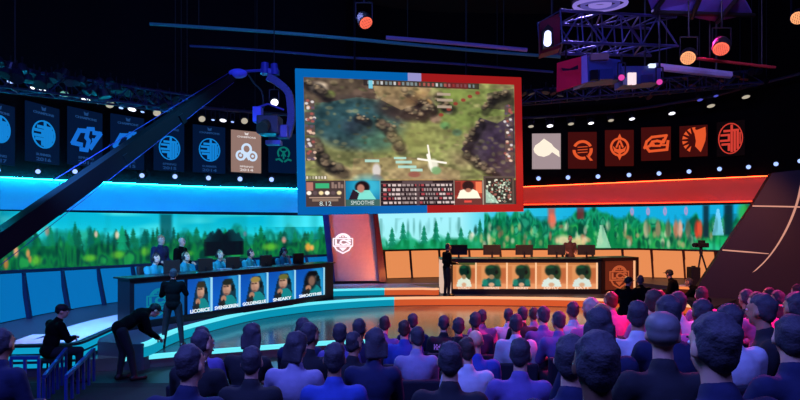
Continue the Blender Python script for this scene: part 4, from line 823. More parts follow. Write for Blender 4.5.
# ------------------------------------------------------------------ camera crane
CR = mat('crane_black', (.05, .05, .08), .45, .2)
r = empty('camera_crane', P(-70, 300, 8.0)); tag(r, 'long black camera crane boom reaching up over the blue side with hanging camera', 'camera crane')
b0, b1 = P(-70, 292, 8.0), P(232, 77, 13.2)
bm = NB(); d_ = b1-b0; M = axis_mat(d_); n0 = bm.verts[:]
ring = []
for t, w_ in ((0, .34), (.35, .31), (.62, .27), (1, .15)):
    p = b0+d_*t; ring.append([bm.verts.new(p+M@V3((sx_*w_/2, sy_*w_/2, 0))) for sx_, sy_ in ((-1, -1), (1, -1), (1, 1), (-1, 1))])
for a, b in zip(ring[:-1], ring[1:]):
    for i in range(4): bm.faces.new((a[i], a[(i+1) % 4], b[(i+1) % 4], b[i]))
bm.faces.new(ring[0]); bm.faces.new(ring[-1]); child('boom', bm, CR, r)
for t in (.30, .52, .74): bm = NB(); box(bm, b0+d_*t+V3((0, -.02, -.10)), (.3, .2, .12), M); child('clamp', bm, CR, r)
bm = NB(); cyl(bm, b0+d_*.3+V3((0, -.1, .36)), b1+V3((0, 0, .14)), .007, .007, 6); child('cable', bm, mat('violet_cable', (.22, .20, .48), .4), r)
bm = NB(); cyl(bm, b0+d_*.02+V3((.25, -.12, -.26)), b1+V3((.06, -.05, -.14)), .006, .006, 6); child('cable', bm, mat('violet_cable', (.22, .20, .48), .4), r)
CRB = mat('crane_blue', (.22, .24, .62), .4, .1)
bm = NB(); ell(bm, P(238, 73.5, 13.2), (.22, .16, .11), None, 16, 10); child('tip_joint', bm, mat('crane_violet', (.40, .42, .95), .4), r)
bm = NB(); cyl(bm, P(240, 71.5, 13.2), P(268, 70, 13.3), .035, .035, 8); child('head_bar', bm, CRB, r)
bm = NB(); cyl(bm, P(265, 74, 13.3), P(265, 63, 13.3), .11, .09, 12); cyl(bm, P(275, 75, 13.3), P(274, 64, 13.3), .10, .08, 12); box(bm, P(270, 72, 13.35), (.4, .22, .12)); child('pan_head', bm, CRB, r)
ap = smooth_path([P(268, 77, 13.3), P(277, 82, 13.3), P(288, 92, 13.3), P(291, 106, 13.3), P(291, 122, 13.3), P(287, 136, 13.3)], 4)
bm = NB()
for a, b in zip(ap[:-1], ap[1:]): bar(bm, a, b, .15, .17)
child('hanging_arm', bm, mat('crane_deep_blue', (.10, .16, .48), .4), r)
ap = smooth_path([P(248, 74, 13.2), P(255, 84, 13.2), P(262, 92, 13.2), P(264, 108, 13.2)], 4); bm = NB(); tube(bm, ap, .02, 6); child('cable', bm, CR, r)
cb = child('camera_body', (lambda bm: (box(bm, P(270, 126, 13.1), (.50, .55, .42), None, .02), bm)[1])(NB()), mat('camera_navy', (.06, .08, .2), .4), r)
bm = NB(); box(bm, P(258, 115, 13.0), (.20, .24, .36), None, .02); child('viewfinder', bm, mat('crane_violet', (.40, .42, .95), .4), cb)
bm = NB(); cyl(bm, P(266, 124, 12.85), P(262, 128, 12.35), .11, .13, 14); child('lens', bm, BLACK, cb)
bm = NB(); box(bm, P(283, 132, 13.2), (.26, .30, .30), None, .02); box(bm, P(274, 143, 13.1), (.34, .25, .10)); child('battery', bm, CRB, cb)
bm = NB(); tube(bm, [P(256, 108, 13), P(268, 104, 13.1), P(284, 110, 13.2)], .025, 6); child('handle', bm, CRB, cb)

# ------------------------------------------------------------------ small stage items: tripod camera, speaker boxes, handrails, stool
r = empty('tripod_camera', P(701, 279, 19.5)); r.location.z = Z2; tag(r, 'black camera on tall tripod before the far end of the video wall', 'tripod camera')
bx_ = r.location.x
for a in (90, 210, 330):
    bm = NB(); cyl(bm, V3((bx_+.32*math.cos(math.radians(a)), 19.5+.32*math.sin(math.radians(a)), Z2)), V3((bx_, 19.5, Z2+1.15)), .025, .03, 8); child('leg', bm, BLACK, r)
bm = NB(); cyl(bm, V3((bx_, 19.5, Z2+1.1)), V3((bx_, 19.5, Z2+1.32)), .06, .05, 10); child('head', bm, BLACK, r)
bm = NB(); box(bm, V3((bx_, 19.5, Z2+1.40)), (.42, .3, .16), None, .02); box(bm, V3((bx_+.02, 19.5, Z2+1.52)), (.16, .2, .1), None, .01); child('camera_body', bm, BLACK, r)
bm = NB(); cyl(bm, V3((bx_-.2, 19.4, Z2+1.41)), V3((bx_-.36, 19.3, Z2+1.41)), .06, .07, 12); child('lens', bm, BLACK, r)
def speaker(px, py0, py1, wpx, d, zb, lab):
    x = X(px, d); h = Z(py0, d)-zb; w_ = wpx*d/F; r = empty('speaker_box', (x, d, zb)); tag(r, lab, 'speaker')
    bm = NB(); box(bm, V3((x, d, zb+h/2)), (w_, .35, h), None, .02); child('cabinet', bm, mat('speaker_black', (.04, .03, .04), .6), r)
    bm = NB(); box(bm, V3((x, d-.18, zb+h/2)), (w_*.86, .02, h*.9)); child('grille', bm, mat('speaker_grille', (.07, .05, .07), .8, bump=.4, scale=200), r)
    bm = NB(); box(bm, V3((x, d, zb+h+.02)), (w_*.4, .05, .04)); child('handle', bm, DARKM, r)
speaker(693.5, 267, 283, 9, 19.0, Z2, 'black speaker box on stage in front of the tripod')
speaker(749, 270, 284, 18, 18.6, Z2, 'wide black speaker box below the curved light line')
RB = mat('rail_blue_paint', (.16, .24, .55), .4, .2)
def handrail(p0, p1, h0, h1, n, lab, zb):
    p0 = V3((*p0, zb)); p1 = V3((*p1, zb)); r = empty('handrail', p0); tag(r, lab, 'handrail')
    bm = NB(); bar(bm, p0+V3((0, 0, h0)), p1+V3((0, 0, h1)), .05, .05); child('top_rail', bm, RB, r)
    for i in range(n):
        t = i/(n-1); p = p0.lerp(p1, t); h = h0+(h1-h0)*t; bm = NB(); bar(bm, p, p+V3((0, 0, h-.02)), .035, .035); child('baluster', bm, RB, r)
def at2(px, d): return (X(px, d), d)
handrail(at2(11, 8.0), at2(39, 8.0), .74, .74, 3, 'low blue handrail with three posts at the near stage corner', 0.)
handrail(at2(44, 8.4), at2(66, 9.6), .40, .55, 6, 'sloping blue handrail below the seated cap-wearing crew member', 0.)
handrail(at2(66, 8.4), at2(94, 9.6), .40, .55, 6, 'sloping blue handrail nearer to the bent crew member', 0.)

# ------------------------------------------------------------------ people
def remesh(bm, vox, sm=4, dec=None):
    me = bpy.data.meshes.new('tmp'); bm.to_mesh(me); bm.free(); o = bpy.data.objects.new('tmp', me); link(o)
    m = o.modifiers.new('r', 'REMESH'); m.mode = 'VOXEL'; m.voxel_size = vox; m.use_smooth_shade = True
    s = o.modifiers.new('s', 'SMOOTH'); s.iterations = sm; s.factor = .5
    if dec: q = o.modifiers.new('d', 'DECIMATE'); q.ratio = dec
    bpy.context.view_layer.update()
    out = bpy.data.meshes.new_from_object(o.evaluated_get(bpy.context.evaluated_depsgraph_get()))
    bpy.data.objects.remove(o); bpy.data.meshes.remove(me)
    for f in out.polygons: f.use_smooth = True
    return out
def J(pelvis, chest, neck, head, sh, el, wr, hip, kn, an, yaw=0., pitch=0., toe=None, shw=None):
    return dict(pelvis=V3(pelvis), chest=V3(chest), neck=V3(neck), head=V3(head), sh=[V3(q) for q in sh], el=[V3(q) for q in el], wr=[V3(q) for q in wr], hip=[V3(q) for q in hip], kn=[V3(q) for q in kn], an=[V3(q) for q in an], yaw=yaw, pitch=pitch, toe=toe)
def sym(x, y, z): return [(-x, y, z), (x, y, z)]
SEAT = J((0, 0, .54), (0, -.01, .90), (0, .01, 1.06), (0, .05, 1.245), sym(.175, -.01, 1.0), sym(.225, .05, .73), sym(.12, .30, .68), sym(.095, .03, .52), sym(.13, .46, .52), sym(.13, .44, .11))
SEAT2 = J((0, 0, .54), (0, .05, .90), (0, .10, 1.05), (.01, .16, 1.23), sym(.175, .06, .99), sym(.21, .22, .74), [(-.05, .42, .72), (.06, .42, .70)], sym(.095, .03, .52), sym(.15, .46, .52), sym(.15, .42, .11), .25, -.1)
SEAT3 = J((0, 0, .54), (.02, -.01, .90), (.03, .0, 1.06), (.045, .04, 1.245), [(-.155, -.02, 1.0), (.205, -.02, .99)], [(-.23, .08, .74), (.27, .05, .73)], [(-.02, .20, .86), (.14, .30, .66)], sym(.095, .03, .52), sym(.13, .46, .52), [(-.10, .46, .11), (.16, .40, .11)], -.45, 0)
STAND = J((0, 0, .96), (0, .0, 1.30), (0, .015, 1.46), (0, .045, 1.63), sym(.18, 0, 1.41), sym(.225, .0, 1.12), [(-.18, .22, 1.08), (.18, .22, 1.10)], sym(.095, 0, .93), sym(.11, .02, .50), sym(.12, -.01, .09), 0, -.12)
STAND2 = J((0, 0, .96), (0, .0, 1.30), (0, .02, 1.46), (0, .05, 1.63), sym(.18, 0, 1.41), [(-.25, .08, 1.16), (.27, .08, 1.18)], [(-.16, .30, 1.22), (.13, .32, 1.30)], sym(.10, 0, .93), [(-.16, .02, .50), (.15, .02, .50)], [(-.20, -.01, .09), (.19, -.01, .09)], .1, -.05)
BENT = J((0, -.18, .92), (0, .14, 1.10), (0, .27, 1.16), (0, .40, 1.17), sym(.17, .17, 1.12), [(-.2, .24, .84), (.2, .24, .84)], [(-.1, .40, .70), (.1, .42, .70)], [(-.1, -.18, .89), (.1, -.18, .89)], [(-.11, -.10, .49), (.11, -.04, .49)], [(-.12, -.16, .09), (.12, .02, .09)], .1, -.55)
CREWSIT = J((0, 0, .62), (.0, .09, .97), (.0, .15, 1.11), (.03, .20, 1.27), sym(.19, .10, 1.05), [(-.25, .16, .80), (.24, .2, .80)], [(-.06, .34, .78), (.10, .36, .80)], sym(.10, .03, .60), [(-.22, .42, .56), (.22, .40, .58)], [(-.25, .44, .10), (.24, .36, .10)], -.5, -.15)
CROUCH = J((0, -.10, .48), (0, .16, .74), (0, .27, .84), (0, .36, .97), sym(.18, .18, .79), [(-.22, .34, .60), (.22, .34, .58)], [(-.08, .52, .62), (.08, .54, .60)], [(-.1, -.08, .46), (.1, -.08, .46)], [(-.17, .30, .50), (.16, .32, .48)], [(-.14, .02, .11), (.14, .06, .11)], .3, -.1)
PLAY = J((0, 0, .54), (0, .06, .89), (0, .11, 1.05), (0, .16, 1.225), sym(.18, .07, .99), [(-.23, .20, .76), (.23, .20, .76)], [(-.13, .44, .79), (.14, .44, .79)], sym(.095, .03, .52), sym(.14, .46, .52), sym(.14, .44, .11), 0, -.08)
HANDUP = J((0, 0, .54), (0, .06, .89), (0, .11, 1.05), (0, .16, 1.225), sym(.18, .07, .99), [(-.22, .26, .80), (.23, .20, .76)], [(-.06, .30, 1.04), (.14, .44, .79)], sym(.095, .03, .52), sym(.14, .46, .52), sym(.14, .44, .11), -.25, -.05)
def hmat(j): return Euler((j['pitch'], 0, j['yaw'])).to_matrix()
def torso_mats(j):
    ax = (j['chest']-j['pelvis']).normalized(); lat = (j['sh'][1]-j['sh'][0]).normalized(); dep = ax.cross(lat).normalized(); lat = dep.cross(ax); return Matrix((lat, dep, ax)).transposed()
def hand_dir(j, i):
    d = (j['wr'][i]-j['el'][i]).normalized(); return d
def torso_bm(bm, j, g):
    M = torso_mats(j); p, c_ = j['pelvis'], j['chest']
    ell(bm, p, (.165+g, .125+g, .115+g), M); ell(bm, p.lerp(c_, .45), (.145+g, .108+g, .17+g), M); ell(bm, c_, (.168+g, .118+g, .16+g), M)
    caps(bm, j['sh'][0].lerp(c_, .12), j['sh'][1].lerp(c_, .12), .062+g, .062+g); caps(bm, c_.lerp(j['neck'], .55), j['neck'].lerp(j['head'], .1), .078+g, .056+g)
def arm_bm(bm, j, g, upto=1.):
    for i in (0, 1):
        caps(bm, j['sh'][i], j['el'][i], .058+g, .043+g)
        if upto > .5: caps(bm, j['el'][i], j['el'][i].lerp(j['wr'][i], upto), .043+g, .028+g)
def leg_bm(bm, j, g):
    for i in (0, 1): caps(bm, j['hip'][i], j['kn'][i], .088+g, .060+g); caps(bm, j['kn'][i], j['an'][i], .056+g, .038+g)
def foot_bm(bm, j, g, which=(0, 1)):
    for i in which:
        a = j['an'][i]; t = V3((a.x*1.15, a.y+.17, a.z-.055)); k = j['kn'][i]
        caps(bm, a+V3((0, -.035, -.045)), t, .040+g, .034+g); caps(bm, a, a+V3((0, -.01, -.03)), .04+g, .042+g)
def body_mesh(j):
    bm = NB(); torso_bm(bm, j, 0); arm_bm(bm, j, 0); leg_bm(bm, j, 0); foot_bm(bm, j, 0)
    H = hmat(j); h = j['head']; T = lambda q: h+H@V3(q)
    caps(bm, j['neck']-V3((0, 0, .05)), T((0, -.012, -.06)), .056, .052)
    ell(bm, T((0, -.012, .03)), (.077, .095, .09), H); ell(bm, T((0, .022, -.03)), (.060, .068, .085), H); ell(bm, T((0, .058, -.088)), (.028, .026, .024), H)
    caps(bm, T((0, .088, .008)), T((0, .103, -.026)), .010, .016, 8); caps(bm, T((-.034, .074, .026)), T((.034, .074, .026)), .016, .016, 8)
    for s in (-1, 1): ell(bm, T((s*.078, -.006, -.012)), (.014, .022, .032), H)
    for i in (0, 1):
        d = hand_dir(j, i); w_ = j['wr'][i]; caps(bm, w_, w_+d*.07, .030, .034)
    me = remesh(bm, .0135, 3)
    bm = NB(); bm.from_mesh(me); bpy.data.meshes.remove(me)
    def add(fn, mi):
        n0 = len(bm.faces); fn(); bm.faces.ensure_lookup_table()
        for f in bm.faces[n0:]: f.material_index = mi; f.smooth = True
    for s in (-1, 1):
        add(lambda: ell(bm, T((s*.031, .079, .004)), (.014, .010, .009), H, 10, 6), 1); add(lambda: ell(bm, T((s*.031, .088, .004)), (.006, .004, .006), H, 8, 6), 2)
        add(lambda: caps(bm, T((s*.018, .090, .022)), T((s*.046, .082, .024)), .005, .004, 6), 2)
    add(lambda: caps(bm, T((-.02, .086, -.062)), T((.02, .086, -.062)), .008, .008, 8), 3)
    for i in (0, 1):                                  # fingers: unequal, curled, thumb from the side of the palm
        d = hand_dir(j, i); side = d.cross(V3((0, 0, 1))).normalized(); dn = d.cross(side).normalized()
        if dn.z > 0: dn = -dn
        inn = side if (side.x > 0) == (i == 0) else -side; w_ = j['wr'][i]
        for k, L in enumerate((.065, .074, .070, .055)):
            o_ = inn*(.030-.02*k); a = w_+d*.085+o_; b = a+d*L*.55+dn*L*.15; e = b+d*L*.30+dn*L*.38
            add(lambda: (caps(bm, a, b, .0095, .009, 6), caps(bm, b, e, .009, .0075, 6)), 0)
        a = w_+d*.03+inn*.028; b = a+d*.035+inn*.028; e = b+d*.03+inn*.004+dn*.012
        add(lambda: (caps(bm, a, b, .012, .010, 6), caps(bm, b, e, .010, .008, 6)), 0)
    out = bpy.data.meshes.new('person'); bm.to_mesh(out); bm.free(); return out
def shirt_mesh(j, sleeve, g=.016):
    bm = NB(); torso_bm(bm, j, g); arm_bm(bm, j, g+.002, sleeve); me = remesh(bm, .017, 4); return me
def pants_mesh(j, g=.012):
    bm = NB(); M = torso_mats(j); ell(bm, j['pelvis'], (.165+g, .125+g, .11+g), M); leg_bm(bm, j, g); return remesh(bm, .017, 3)
def shoe_mesh(j, i):
    bm = NB(); foot_bm(bm, j, .010, (i,)); return remesh(bm, .014, 2)
def hair_mesh(j, style):
    H = hmat(j); h = j['head']; T = lambda q: h+H@V3(q)
    bm = NB()
    if style in ('short', 'crop', 'long', 'bun', 'shag'):
        g = {'short': -.003, 'crop': -.007, 'long': .004, 'bun': .0, 'shag': .010}[style]
        ell(bm, T((0, -.022, .040)), (.079+g, .098+g, .090+g), H); ell(bm, T((0, -.048, -.012)), (.066+g, .060+g, .078+g), H)
        for s in (-1, 1): ell(bm, T((s*.062, -.025, .005)), (.022+g, .045, .05), H)
        rr = random.Random(len(style))
        for k in range(26):
            a = rr.uniform(0, 6.28); e = rr.uniform(.1, 1.4); p = T(((.070+g)*math.cos(a)*math.cos(e), -.022+(.084+g)*math.sin(a)*math.cos(e), .042+(.080+g)*math.sin(e)))
            ell(bm, p, (.022, .022, .022), None, 8, 6)
        if style == 'long':
            for k in range(-3, 4): caps(bm, T((k*.022, -.085+.006*abs(k), .0)), T((k*.028, -.085, -.24-.01*(k % 2))), .034, .022, 8)
            for s in (-1, 1): caps(bm, T((s*.078, -.02, .0)), T((s*.088, -.015, -.2)), .026, .018, 8)
        if style == 'bun': ell(bm, T((0, -.12, .075)), (.045, .045, .045)); 
        if style == 'shag':
            for k in range(-3, 4): caps(bm, T((k*.024, -.09+.008*abs(k), .0)), T((k*.026, -.088, -.1)), .034, .022, 8)
        return remesh(bm, .0125, 2)
    if style == 'cap':
        ell(bm, T((0, -.012, .052)), (.090, .106, .080), H); ell(bm, T((0, -.05, .01)), (.080, .066, .06), H); M2 = H
        ell(bm, T((0, .115, .048)), (.070, .075, .010), H)
        return remesh(bm, .012, 1)
def headset_mesh(j):
    H = hmat(j); h = j['head']; T = lambda q: h+H@V3(q); bm = NB()
    tube(bm, [T((.10*math.cos(math.radians(a)), -.01, .02+.125*math.sin(math.radians(a)))) for a in range(0, 181, 18)], .014, 8)
    for s in (-1, 1): cyl(bm, T((s*.075, -.008, -.005)), T((s*.118, -.008, -.005)), .045, .042, 14)
    tube(bm, [T((.10, .0, -.03)), T((.085, .07, -.07)), T((.04, .10, -.075))], .007, 6); return bm
SKIN = {'a': mat('skin_light', (.80, .60, .50), .5, noise=.04), 'b': mat('skin_tan', (.66, .46, .36), .5, noise=.04), 'c': mat('skin_brown', (.42, .28, .21), .5, noise=.04)}
EYEW = mat('eye_white', (.85, .85, .83), .3); PUP = mat('pupil_dark', (.05, .04, .04), .3); LIP = mat('lip_pink', (.58, .32, .29), .5)
CLOTH = {'white': mat('cloth_white', (.66, .65, .70), .9, bump=.5, scale=14, noise=.2), 'lavender': mat('cloth_pale', (.52, .48, .60), .9, bump=.5, scale=14, noise=.2), 'grey': mat('cloth_grey', (.40, .40, .46), .85), 'dark': mat('cloth_dark', (.07, .07, .10), .9, bump=.5, scale=14, noise=.25), 'blue': mat('cloth_blue', (.16, .24, .55), .9, bump=.5, scale=14, noise=.25), 'purple': mat('cloth_purple', (.34, .28, .52), .9, bump=.5, scale=14, noise=.25), 'pink': mat('cloth_pink_lit', (.78, .30, .50), .9, bump=.5, scale=14, noise=.25), 'teal': mat('cloth_teal', (.05, .45, .48), .8), 'black': mat('cloth_black', (.016, .016, .022), .9, spec=.1), 'navy': mat('cloth_navy', (.06, .08, .22), .9, bump=.5, scale=14, noise=.25), 'brown': mat('cloth_brown', (.35, .22, .16), .8)}  # pink cloth has the magenta stage light put into its colour
HAIR = {'dark': mat('hair_dark', (.22, .20, .23), .75, bump=.6, scale=70, noise=.35), 'brown': mat('hair_brown', (.24, .18, .16), .75, bump=.6, scale=70, noise=.35), 'blond': mat('hair_blond', (.55, .42, .28), .55), 'pale': mat('hair_pale', (.70, .55, .50), .55), 'red': mat('hair_red', (.40, .15, .10), .55), 'cap': mat('cap_black', (.04, .04, .06), .7), 'grey': mat('hair_grey', (.4, .38, .38), .55)}
TROU = mat('trousers_dark', (.06, .06, .09), .85); SHOE = mat('shoes_black', (.03, .03, .03), .5)
_cache = {}
POSES = dict(seat=SEAT, seat2=SEAT2, seat3=SEAT3, stand=STAND, stand2=STAND2, bent=BENT, crewsit=CREWSIT, crouch=CROUCH, play=PLAY, handup=HANDUP)
def cached(key, fn):
    if key not in _cache: _cache[key] = fn()
    return _cache[key]
def put(name, me, mats, parent=None):
    o = bpy.data.objects.new(name, me); link(o)
    if not len(me.materials):
        for m in mats: me.materials.append(None)
    for i, m in enumerate(mats): o.material_slots[i].link = 'OBJECT'; o.material_slots[i].material = m
    if parent is not None: o.parent = parent
    return o
def person(pose, loc, rot, label, hair=('short', 'dark'), top='dark', skin='a', sleeve=1., grp=None, headset=False, trousers=TROU, scale=1.):
    j = POSES[pose]
    b = put('person', cached(('body', pose), lambda: body_mesh(j)), [SKIN[skin], EYEW, PUP, LIP])
    b.location = loc; b.rotation_euler = (0, 0, rot); b.scale = (scale,)*3; tag(b, label, 'person', grp)
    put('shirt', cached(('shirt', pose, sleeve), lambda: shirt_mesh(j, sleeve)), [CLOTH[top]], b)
    put('trousers', cached(('pants', pose), lambda: pants_mesh(j)), [trousers], b)
    for i in (0, 1): put('shoe', cached(('shoe', pose, i), lambda: shoe_mesh(j, i)), [SHOE], b)
    if hair[0] != 'bald': put('cap' if hair[0] == 'cap' else 'hair', cached(('hair', pose, hair[0]), lambda: hair_mesh(j, hair[0])), [HAIR[hair[1]]], b)
    if headset:
        def hs_():
            bm = headset_mesh(j); me = bpy.data.meshes.new('headset'); bm.to_mesh(me); bm.free(); return me
        put('headset', cached(('hs', pose), hs_), [BLACK], b)
    return b
# ------------------------------------------------------------------ raked audience floor
def sstep(x, a, b): t = min(1, max(0, (x-a)/(b-a))); return t*t*(3-2*t)
def rake(px): s = sstep(px, 500, 640); return 2.3+.25*s, .105-.015*s
HEADZ = 1.245
def floor_at(x, y):
    px = 400+F*x/max(y, 1.5); a, b = rake(px); return max(.03, a-b*y-HEADZ)
bm = NB(); xs = np.linspace(-13, 13, 53); ys = np.linspace(-.6, 10.0, 36); g_ = [[bm.verts.new((x, y, floor_at(x, y))) for x in xs] for y in ys]
for j in range(len(ys)-1):
    for i in range(len(xs)-1): bm.faces.new((g_[j][i], g_[j][i+1], g_[j+1][i+1], g_[j+1][i]))
low = [bm.verts.new((x, 10.0, 0)) for x in xs]
for i in range(len(xs)-1): bm.faces.new((g_[-1][i], g_[-1][i+1], low[i+1], low[i]))
struct(obj('floor_auditorium', bm, mat('dark_carpet', (.06, .06, .09), .95, bump=.2, scale=60)))
for o in list(COL.objects):
    if o.name.startswith('handrail') and o.parent is None: o.location.z = floor_at(o.location.x, o.location.y)-.0

# px, py of head, hair style, hair colour, top, skin, extra words (shows what sets it apart)
SP = [(196, 347, 'short', 'dark', 'dark', ''), (211.5, 339, 'short', 'dark', 'purple', ''), (243, 339, 'shag', 'dark', 'dark', ''), (197, 365, 'short', 'dark', 'navy', ''), (243, 361, 'short', 'dark', 'dark', ''),
 (289, 336, 'short', 'dark', 'navy', ''), (302, 344, 'shag', 'dark', 'lavender', ''), (315, 336, 'short', 'dark', 'dark', ''), (331, 337, 'short', 'dark', 'purple', ''), (342, 339, 'crop', 'dark', 'dark', ''), (355, 330, 'short', 'dark', 'navy', ''),
 (334, 359, 'short', 'dark', 'blue', ''), (372, 348, 'shag', 'dark', 'navy', ''), (388, 325, 'crop', 'brown', 'purple', ''), (404, 327, 'crop', 'brown', 'blue', ''), (415, 321, 'short', 'dark', 'navy', ''), (417, 336, 'short', 'dark', 'lavender', ''),
 (441, 322, 'short', 'dark', 'dark', 'with white script lettering across the back'), (457, 325, 'short', 'dark', 'dark', ''), (472, 324, 'short', 'dark', 'navy', ''), (484, 315, 'short', 'dark', 'pink', ''), (507, 315, 'short', 'dark', 'white', ''), (519, 316, 'short', 'dark', 'dark', ''), (522, 326, 'short', 'dark', 'white', ''),
 (466, 345, 'crop', 'brown', 'white', ''), (482, 343, 'bald', '', 'blue', 'with bare shaved head'), (512, 351, 'short', 'dark', 'purple', ''), (450, 368, 'short', 'dark', 'dark', ''), (537, 312, 'short', 'brown', 'lavender', ''), (547, 319, 'short', 'dark', 'purple', ''), (560, 319, 'short', 'dark', 'purple', ''), (571, 311, 'short', 'dark', 'white', ''),
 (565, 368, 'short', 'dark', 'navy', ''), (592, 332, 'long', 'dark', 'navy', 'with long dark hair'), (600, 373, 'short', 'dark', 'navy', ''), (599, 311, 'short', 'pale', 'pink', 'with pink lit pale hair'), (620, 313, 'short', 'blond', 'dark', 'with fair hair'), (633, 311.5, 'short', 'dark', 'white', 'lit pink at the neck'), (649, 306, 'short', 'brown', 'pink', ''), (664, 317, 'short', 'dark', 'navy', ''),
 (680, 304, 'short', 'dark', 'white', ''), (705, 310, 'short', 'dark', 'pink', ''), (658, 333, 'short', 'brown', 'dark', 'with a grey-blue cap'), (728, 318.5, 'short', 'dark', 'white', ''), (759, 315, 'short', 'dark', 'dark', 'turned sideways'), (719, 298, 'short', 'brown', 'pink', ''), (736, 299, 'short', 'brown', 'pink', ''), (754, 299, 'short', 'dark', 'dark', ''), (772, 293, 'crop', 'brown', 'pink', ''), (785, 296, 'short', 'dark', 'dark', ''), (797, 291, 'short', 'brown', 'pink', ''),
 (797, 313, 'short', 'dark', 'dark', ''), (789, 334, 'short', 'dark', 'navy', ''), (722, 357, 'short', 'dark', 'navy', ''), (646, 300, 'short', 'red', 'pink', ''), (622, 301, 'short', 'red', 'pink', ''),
 (-2, 349, 'short', 'dark', 'navy', '')]
pos = []
for s in SP:
    a, b = rake(s[0]); y = s[1]; d = F*(CZ-a)/(y-HY-F*b)
    if not (0 < d < 9.4): d = 9.4
    d = min(max(d, 1.5), 9.3); pos.append([X(s[0], d), d])
org = [tuple(p) for p in pos]
for it in range(900):                       # neighbours keep an elbow's room, each near its own seat
    for i in range(len(pos)):
        for k in range(i):
            dx = pos[i][0]-pos[k][0]; dy = pos[i][1]-pos[k][1]; ox = .44-abs(dx); oy = .66-abs(dy)
            if ox > 0 and oy > 0:
                if ox < .10 or ox < oy*.22: e = ox*.22*(1 if dx > 0 else -1); pos[i][0] += e; pos[k][0] -= e
                else: e = oy*.22*(1 if dy > 0 else -1); pos[i][1] += e; pos[k][1] -= e
    for p, o_ in zip(pos, org):
        f_ = .03 if it < 700 else 0
        p[0] += (o_[0]-p[0])*f_; p[1] = min(9.5, max(1.5, p[1]+(o_[1]-p[1])*f_))
def chair_meshes():
    out = {}
    bm = NB(); box(bm, V3((0, .03, .405)), (.46, .45, .07), None, .02); out['seat'] = bm
    bm = NB(); box(bm, V3((0, -.215, .66)), (.46, .06, .40), Euler((.10, 0, 0)), .025); out['backrest'] = bm
    for i, (a, b) in enumerate(((-.2, -.17), (.2, -.17), (-.2, .22), (.2, .22))):
        bm = NB(); bar(bm, V3((a, b, 0)), V3((a, b, .38)), .03, .03); out['leg%d' % i] = bm
    bm = NB()
    for a in (-.2, .2): bar(bm, V3((a, -.185, .36)), V3((a, -.21, .52)), .03, .02)
    out['bracket'] = bm; r = {}
    for k, bm in out.items():
        me = bpy.data.meshes.new(k.rstrip('0123')); bmesh.ops.recalc_face_normals(bm, faces=bm.faces); bm.to_mesh(me); bm.free(); r[k] = me
    return r
CM = chair_meshes(); CHF = mat('chair_fabric_navy', (.06, .065, .13), .8, bump=.2, scale=120)
for k, me in CM.items(): me.materials.append(CHF if k in ('seat', 'backrest') else DARKM)
def chair(loc, rot, lab, grp):
    r = empty('auditorium_chair', loc); r.rotation_euler = (0, 0, rot); tag(r, lab, 'chair', grp)
    for k, me in CM.items():
        o = bpy.data.objects.new(k.rstrip('0123'), me); link(o); o.parent = r
TOPW = {'white': 'white', 'lavender': 'pale', 'dark': 'dark', 'blue': 'blue', 'purple': 'violet-grey', 'pink': 'pink-lit', 'navy': 'navy'}
HAIRW = {'dark': 'dark-haired', 'brown': 'brown-haired', 'blond': 'fair-haired', 'pale': 'pale-haired', 'red': 'reddish-haired', '': 'bald'}
bands = [('row zone nearest the stage', lambda y: y < 325), ('middle row zone', lambda y: 325 <= y < 343), ('rear row zone nearest the camera', lambda y: y >= 343)]
order = {}
for nm, f in bands:
    for n_, i in enumerate(sorted([i for i in range(len(SP)) if f(SP[i][1])], key=lambda i: SP[i][0])): order[i] = (nm, ordn[n_])
JERSEY = None
for i, (s, p) in enumerate(zip(SP, pos)):
    x, y = p; z = floor_at(x, y); rr = random.Random(100+i)
    face = math.atan2(-(1.0-x)*.35, 15-y)+rr.uniform(-.12, .12)
    ps = 'seat3' if s[5] == 'turned sideways' else rr.choice(['seat', 'seat', 'seat2', 'seat3'])
    hs, hc = s[2], s[3]
    if 'cap' in s[5]: hs, hc = 'cap', 'grey'
    if ps == 'seat3' and s[5] == 'turned sideways': face += 1.0
    if 'lettering' in s[5]: ps = 'seat'
    nm, od = order[i]
    who = '%s spectator in %s top%s' % (HAIRW[s[3]] if 'hair' not in s[5] and 'cap' not in s[5] else 'seated', TOPW[s[4]], (' '+s[5]) if s[5] else '')
    lab = '%s, %s in %s' % (who, od, nm) if len(who.split()) <= 8 else who
    base = V3((x, y, z))
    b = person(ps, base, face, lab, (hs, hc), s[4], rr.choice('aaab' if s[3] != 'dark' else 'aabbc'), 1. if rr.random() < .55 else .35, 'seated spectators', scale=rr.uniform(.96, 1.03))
    chair(base-V3((0, 0, .01)), face, 'navy padded chair under the %s spectator in %s' % (od, nm), 'audience chairs')
    if 'lettering' in s[5]:
        bm = NB(); tf = Frame((0, -.145, .93), (1, 0, 0), (0, -.06, 1)); text2(bm, tf, 'Video Plus', 0, .01, .30, .085, .0, .012, .25)
        child('script_lettering', bm, mat('lettering_white', (.85, .82, .9), .7), bpy.data.objects[b.name]) if False else obj('script_lettering', bm, mat('lettering_white', (.85, .82, .9), .7), b)
